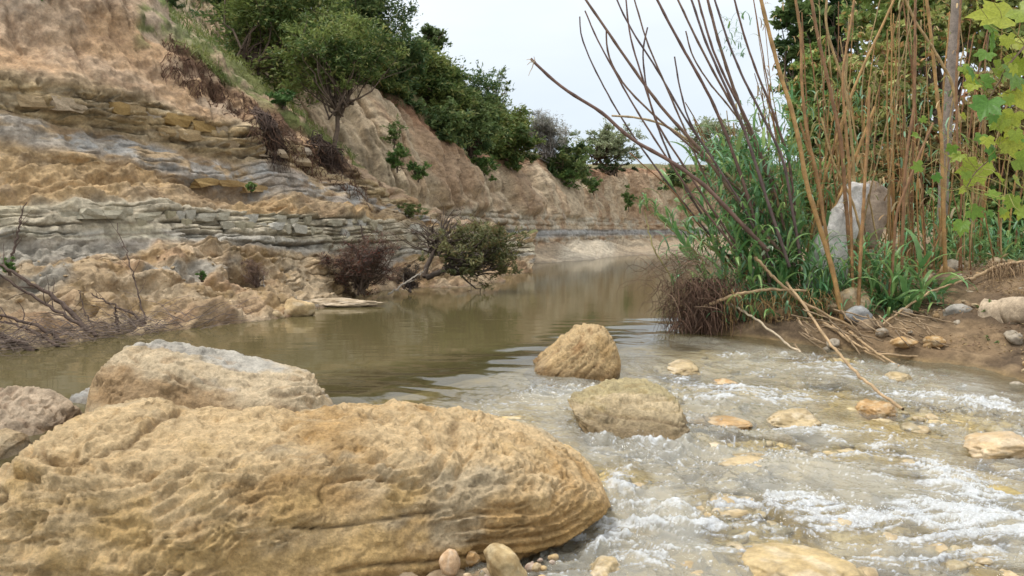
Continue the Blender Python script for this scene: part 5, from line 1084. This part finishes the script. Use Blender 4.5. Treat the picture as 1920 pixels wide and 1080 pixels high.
rock_at('stone', 'grey rounded stone between the reed tuft and the log', 1805, 604, 60, 34, depth=7.9, seed=404, cols=((.30, .28, .24), (.2, .18, .14), (.38, .35, .3)))
rock_at('stone', 'low brown boulder half covered by hanging roots', 1475, 604, 95, 36, depth=8.3, seed=405, cols=((.30, .20, .11), (.18, .11, .06), (.4, .29, .17)))
rock_at('stone', 'round brown stone in the root hollow', 1382, 578, 44, 30, depth=8.4, seed=406, cols=((.28, .18, .10), (.16, .10, .06), (.36, .25, .15)))
rock_at('stone', 'small round tan stone right of the root hollow', 1425, 590, 38, 24, depth=8.35, seed=407, cols=((.32, .22, .13), (.16, .10, .06), (.42, .30, .18)))
rock_at('stone', 'orange stone lying in the shallows at the foot of the bank', 1700, 652, 52, 20, depth=7.5, seed=408, cols=ORC)
rock_at('stone', 'second orange stone in the shallows, left of the bank weeds', 1755, 650, 46, 20, depth=7.55, seed=409, cols=ORC)
lg = stick('driftwood_log', 'thick pale driftwood log lying on stones at the right edge', [(1836, 586, 7.9), (1870, 592, 7.8), (1930, 580, 7.6), (2040, 560, 7.3)], .135, .16, cols=(.42, .33, .23), cat='log', seed=5, n=40, ns=28, jit=.002)
me = lg.data; c_ = np.zeros(len(me.vertices) * 3, np.float32); me.vertices.foreach_get('co', c_); c_ = c_.reshape(-1, 3); c_ += (.03 * fbm(c_ * np.array([4, 9, 9]), 4))[:, None] * np.array([.3, 1, 1]); c_[:28] = c_[:28].mean(0) + (c_[:28] - c_[:28].mean(0)) * .45; me.vertices.foreach_set('co', c_.ravel()); me.update()
rr = np.random.default_rng(66); sm_ = [rockmesh('bank_stone', 500 + k, 3, 8, (1, .8, .6), .08, [((.40, .30, .18), (.2, .14, .08), (.52, .42, .28)), ((.33, .28, .21), (.18, .15, .11), (.44, .38, .30)), ((.42, .28, .14), (.25, .15, .07), (.5, .38, .22))][k % 3]) for k in range(6)]
for m_ in sm_: m_.materials.append(M_STONE)
for i in range(290):
    px = rr.uniform(1540, 1940); py = rr.uniform(585, 690) if px > 1740 else rr.uniform(590, 655)
    g_ = G(px, py, .12); zb_ = on_bank(g_[0], g_[1]); g_ = G(px, py, zb_); s = rr.choice([.025, .045, .075, .11], p=[.38, .35, .19, .08]) * rr.uniform(.8, 1.3)
    o = bpy.data.objects.new('bank_stone', sm_[i % 6]); C.objects.link(o); o.location = (g_[0], g_[1], on_bank(g_[0], g_[1]) + s * .35); o.scale = (s,) * 3; o.rotation_euler = tuple(rr.uniform(-.4, .4, 2)) + (rr.uniform(0, 6),)
    tag(o, 'small brown stone on the muddy right bank between reeds and log', 'stone', 'small stones on the right bank')
def bankpts(n, o0, o1, y0, y1, rr):
    y = rr.uniform(y0, y1, n); x = bankx(y) + rr.uniform(o0, o1, n) ** 1.0
    return np.array([(a, b_, on_bank(a, b_)) for a, b_ in zip(x, y)])
rr = np.random.default_rng(91)
c = bankpts(700, .35, 4.5, 6.5, 12, rr); c = c[rr.integers(0, len(c), 9000)] + rr.normal(0, .09, (9000, 3)) * np.array([1, 1, 0]); c[:, 2] += .01 + .04 * rr.random(len(c))
mb = MB()
for k in range(420):
    q_ = c[rr.integers(0, len(c))] ; a_ = rr.uniform(0, 6.28); L_ = rr.uniform(.06, .38); limb(mb, q_, q_ + np.array([math.cos(a_), math.sin(a_), rr.uniform(-.05, .22)]) * L_, rr.uniform(.002, .006), .0015, rr, .25, 5, np.array((.30, .21, .13)) * rr.uniform(.4, 1.5), 3)
o = obj('fallen_twigs', mb.mesh('fallen_twigs'), M_BARK); tag(o, kind='stuff')
V, F = leafquads(c, .022, .35, rr, 1.2); o = obj('leaf_litter', mesh('leaf_litter', V, F, leafcol(c, ((.16, .10, .06), (.36, .25, .13), (.30, .22, .10)), rr, 5), smooth=False), M_LEAF); tag(o, kind='stuff')
c = bankpts(300, 1.6, 6.0, 9.0, 14, rr); c = c[rr.integers(0, len(c), 9000)] + rr.normal(0, .14, (9000, 3)) * np.array([1, 1, 0]); c[:, 2] += .22 * rr.random(len(c)) ** 1.5
V, F = leafquads(c, .035, .4, rr, .3); o = obj('ground_cover', mesh('ground_cover', V, F, leafcol(c, ((.08, .15, .045), (.18, .26, .09), (.30, .22, .1)), rr, 4), smooth=False), M_LEAF); tag(o, kind='stuff')
bush('small green weed at the water edge below the log', (1838, 872, 0, 0) if False else (1835, 1872, 632, 672), 7.5, 320, GRN, 90, lsize=.016, group='weeds on the right bank', nc=16)
bush('small weed beside the end of the log', (1828, 1858, 560, 640), 7.8, 260, GRN, 91, lsize=.016, group='weeds on the right bank', nc=16)
# ------------------------------------------------------------------ thicket behind, grey trunk
THC = [((.18, .28, .07), (.33, .42, .13), (.48, .34, .12)), ((.22, .29, .08), (.42, .44, .15), (.50, .28, .12)), ((.14, .26, .08), (.27, .40, .13), (.40, .36, .12)), ((.28, .24, .10), (.42, .36, .16), (.48, .23, .11))]
TH = 'vine covered shrubs behind the reeds'
th = [('loose yellow green shrub just right of the bare canes against the sky edge', (1465, 1600, 70, 340), 12.9, 0), ('vine covered shrub with yellowing leaves filling the middle of the thicket', (1560, 1760, 60, 330), 12.6, 1), ('brownish vine covered shrub low behind the slab', (1600, 1800, 240, 440), 12.2, 3),
      ('green vine covered shrub at the top centre of the thicket', (1590, 1800, -120, 130), 13.4, 0), ('tangle of vines and brown leaves right of the grey trunk', (1780, 1960, 150, 400), 11.6, 3),
      ('green thicket at the top right corner behind the sycamore leaves', (1770, 1980, -120, 190), 12.4, 1), ('low green shrub behind the driftwood log', (1740, 1960, 350, 500), 11.4, 2), ('low shrub between the bare canes and the slab', (1440, 1620, 300, 480), 11.6, 2), ('olive vine shrub behind the thick tan canes', (1520, 1660, 150, 400), 12.9, 1)]
for i, (lb, bx2, Y, ci) in enumerate(th):
    tree('vine_shrub', lb, bx2, Y, ((bx2[0] + bx2[1]) / 2, 500, Y), 170, 13500, .052, THC[ci], 120 + i, cat='shrub', group=TH, grow=1.12, limbs=30, trunk_r=.03, asp=.55, hollow=.0, csz=.2, deep=.5, bark=(.22, .15, .1), up=.1)
tree('oak_tree', 'dark green tree whose leaves let the sky through behind the tan canes', (1440, 1640, -140, 280), 17, (1560, 420), 170, 13000, .08, ((.07, .13, .04), (.17, .25, .08)), 140, asp=.5, hollow=.15, csz=.2, trunk_r=.1, limbs=30)
tree('oak_tree', 'dark green tree far behind the top of the thicket', (1600, 1900, -200, 180), 19, (1750, 400), 120, 14000, .085, ((.07, .13, .04), (.17, .25, .08)), 141, asp=.5, hollow=.1, trunk_r=.1)
tree('shrub', 'dark green shrub mass far behind the foot of the reeds', (1420, 1680, 280, 440), 20, (1550, 440), 100, 9000, .09, JU2, 142, hollow=.0, trunk_r=.06)
tree('shrub', 'dark shrub mass far behind the right end of the thicket', (1640, 2020, 200, 430), 18, (1830, 440), 120, 12000, .09, JU2, 143, hollow=.0, trunk_r=.06)
stick('tree_trunk', 'smooth grey brown tree trunk at the upper right behind the canes', [(1762, 520, 11.0), (1770, 330, 11.0), (1778, 200, 11.0), (1788, 80, 11.0), (1797, -60, 11.0)], .066, .058, cols=(.27, .22, .18), cat='tree', seed=9, n=30, ns=14, jit=.003)
# ------------------------------------------------------------------ sycamore branch hanging in at the right
M_SYC = leaf_mat('sycamore_leaf', .5, .45, cols=((.10, .24, .04), (.20, .38, .045), (.30, .48, .05), (.32, .50, .07), (.16, .34, .09), (.26, .44, .06), (.42, .45, .06)))
def syc(seed):
    rr = np.random.default_rng(seed); o_ = []
    for la, lr in ((-150, .42), (-95, .62), (-62, .50), (-45, .86), (-22, .58), (0, 1.0), (22, .58), (45, .86), (62, .50), (95, .62), (150, .42)):
        o_.append((R(la + rr.normal(0, 3)), lr * rr.uniform(.92, 1.08)))
    pts = []
    for i in range(len(o_) - 1):
        a0, r0 = o_[i]; a1, r1 = o_[i + 1]; pts.append((a0, r0)); pts.append((lerp(a0, a1, .33), lerp(r0, r1, .4) * .93)); pts.append((lerp(a0, a1, .66), lerp(r0, r1, .6) * .99))
    pts.append(o_[-1]); pts.append((math.pi, .10))
    fold = rr.uniform(-.25, .3); V = [(0.0, 0, 0)]
    for ring in (.55, 1.0):
        for a, r_ in pts: 
            x, y = math.cos(a) * r_ * ring, math.sin(a) * r_ * ring; V.append((x, y, fold * abs(y) - .22 * x * x * rr.uniform(.8, 1.2) + rr.normal(0, .02)))
    n = len(pts); F = []
    for k_ in range(n): 
        k2 = (k_ + 1) % n; F.append((0, 1 + k_, 1 + k2, 1 + k2)); F.append((1 + k_, 1 + n + k_, 1 + n + k2, 1 + k2))
    import bmesh
    bm = bmesh.new(); vs = [bm.verts.new(v) for v in V]
    for f in F:
        f = list(dict.fromkeys(f)); bm.faces.new([vs[i] for i in f])
    me = bpy.data.meshes.new('leaf'); bm.to_mesh(me); bm.free(); me.materials.append(M_SYC)
    for p_ in me.polygons: p_.use_smooth = True
    return me
sy = [syc(k) for k in range(6)]
rs_ = np.random.default_rng(19)
sylist = [(rs_.uniform(1800, 1925), rs_.uniform(-10, 430), rs_.uniform(12, 26)) for _ in range(34)] + [(1880, 30, 62), (1905, 80, 60), (1860, 75, 34), (1870, 130, 40), (1900, 140, 46), (1815, 152, 30), (1842, 150, 30), (1852, 192, 50), (1905, 175, 42), (1900, 215, 36), (1858, 275, 34), (1832, 312, 50), (1800, 290, 26), (1890, 265, 40), (1910, 300, 36), (1725, 312, 20), (1822, 395, 26), (1805, 418, 24), (1905, 340, 26),
          (1729, 222, 12), (1850, 100, 30), (1915, 20, 50), (1880, 225, 30), (1870, 330, 26), (1840, 255, 22), (1785, 275, 20), (1900, 245, 30), (1820, 130, 24), (1720, 255, 16), (1755, 330, 16), (1915, 390, 26), (1890, 370, 20), (1860, 360, 18), (1912, 115, 44)]
SB = [('slender sycamore branch with big yellow green leaves hanging in at the top right', [(2010, -40, 4.6), (1960, 40, 4.55), (1900, 110, 4.5), (1860, 170, 4.5), (1835, 240, 4.5)], lambda q: q[1] < 200),
      ('lower sycamore branch with paler leaves at the right edge', [(2010, 250, 4.7), (1960, 265, 4.6), (1900, 280, 4.6), (1850, 300, 4.6), (1810, 350, 4.6)], lambda q: q[1] >= 200)]
rr = np.random.default_rng(8)
for lb, pts, f_ in SB:
    br = stick('sycamore_branch', lb, pts, .008, .003, cols=(.22, .15, .10), cat='branch', group='sycamore branches at the right edge', seed=3, n=26, jit=.003)
    bw = np.array([P(*q) for q in pts]); bw = spline(bw, 30)
    for q in sylist:
        if not f_(q): continue
        Y = 4.55 + rr.normal(0, .15); w = P(q[0], q[1], Y); s = q[2] * Y / FPX * 1.0
        o = bpy.data.objects.new('leaf', sy[rr.integers(6)]); C.objects.link(o); o.parent = br; o.location = Vector([float(v) for v in w]) - br.location; o.scale = (s,) * 3
        o.rotation_euler = (R(rr.uniform(35, 100)), rr.normal(0, .3), rr.normal(0, .6)); o.rotation_mode = 'XYZ'
        mm = Matrix.Rotation(rr.normal(0, .5), 4, 'Z') @ Matrix.Rotation(R(rr.uniform(30, 95)), 4, 'X') @ Matrix.Rotation(R(-90) + rr.normal(0, .7), 4, 'Z')
        o.rotation_euler = mm.to_euler()
        j = bw[np.argmin(np.linalg.norm(bw - w, axis=1))]; mb = MB(); limb(mb, j - np.array(br.location), w - np.array(br.location), .0022, .0014, rr, .25, 6, (.30, .28, .08), 4); obj('leaf_stalk', mb.mesh('leaf_stalk'), M_CANE, br)
# small dark leaf on the wet boulder
p_ = P(1178, 704, 4.95); o = bpy.data.objects.new('fallen_leaf', syc(40)); C.objects.link(o); o.location = Vector([float(v) for v in p_]) + Vector((0, 0, .012)); o.scale = (.028,) * 3; o.rotation_euler = (.3, .2, 1); o.data.materials.clear()
m, t, N, L = newmat('dead_leaf'); oo = N('ShaderNodeOutputMaterial'); bb = N('ShaderNodeBsdfPrincipled'); bb.inputs['Base Color'].default_value = (.10, .05, .03, 1); L(bb.outputs[0], oo.inputs[0]); o.data.materials.append(m)
tag(o, 'small curled dark brown leaf on top of the cracked wet boulder', 'leaf')
print('done', time.time() - T0, len(bpy.data.objects))
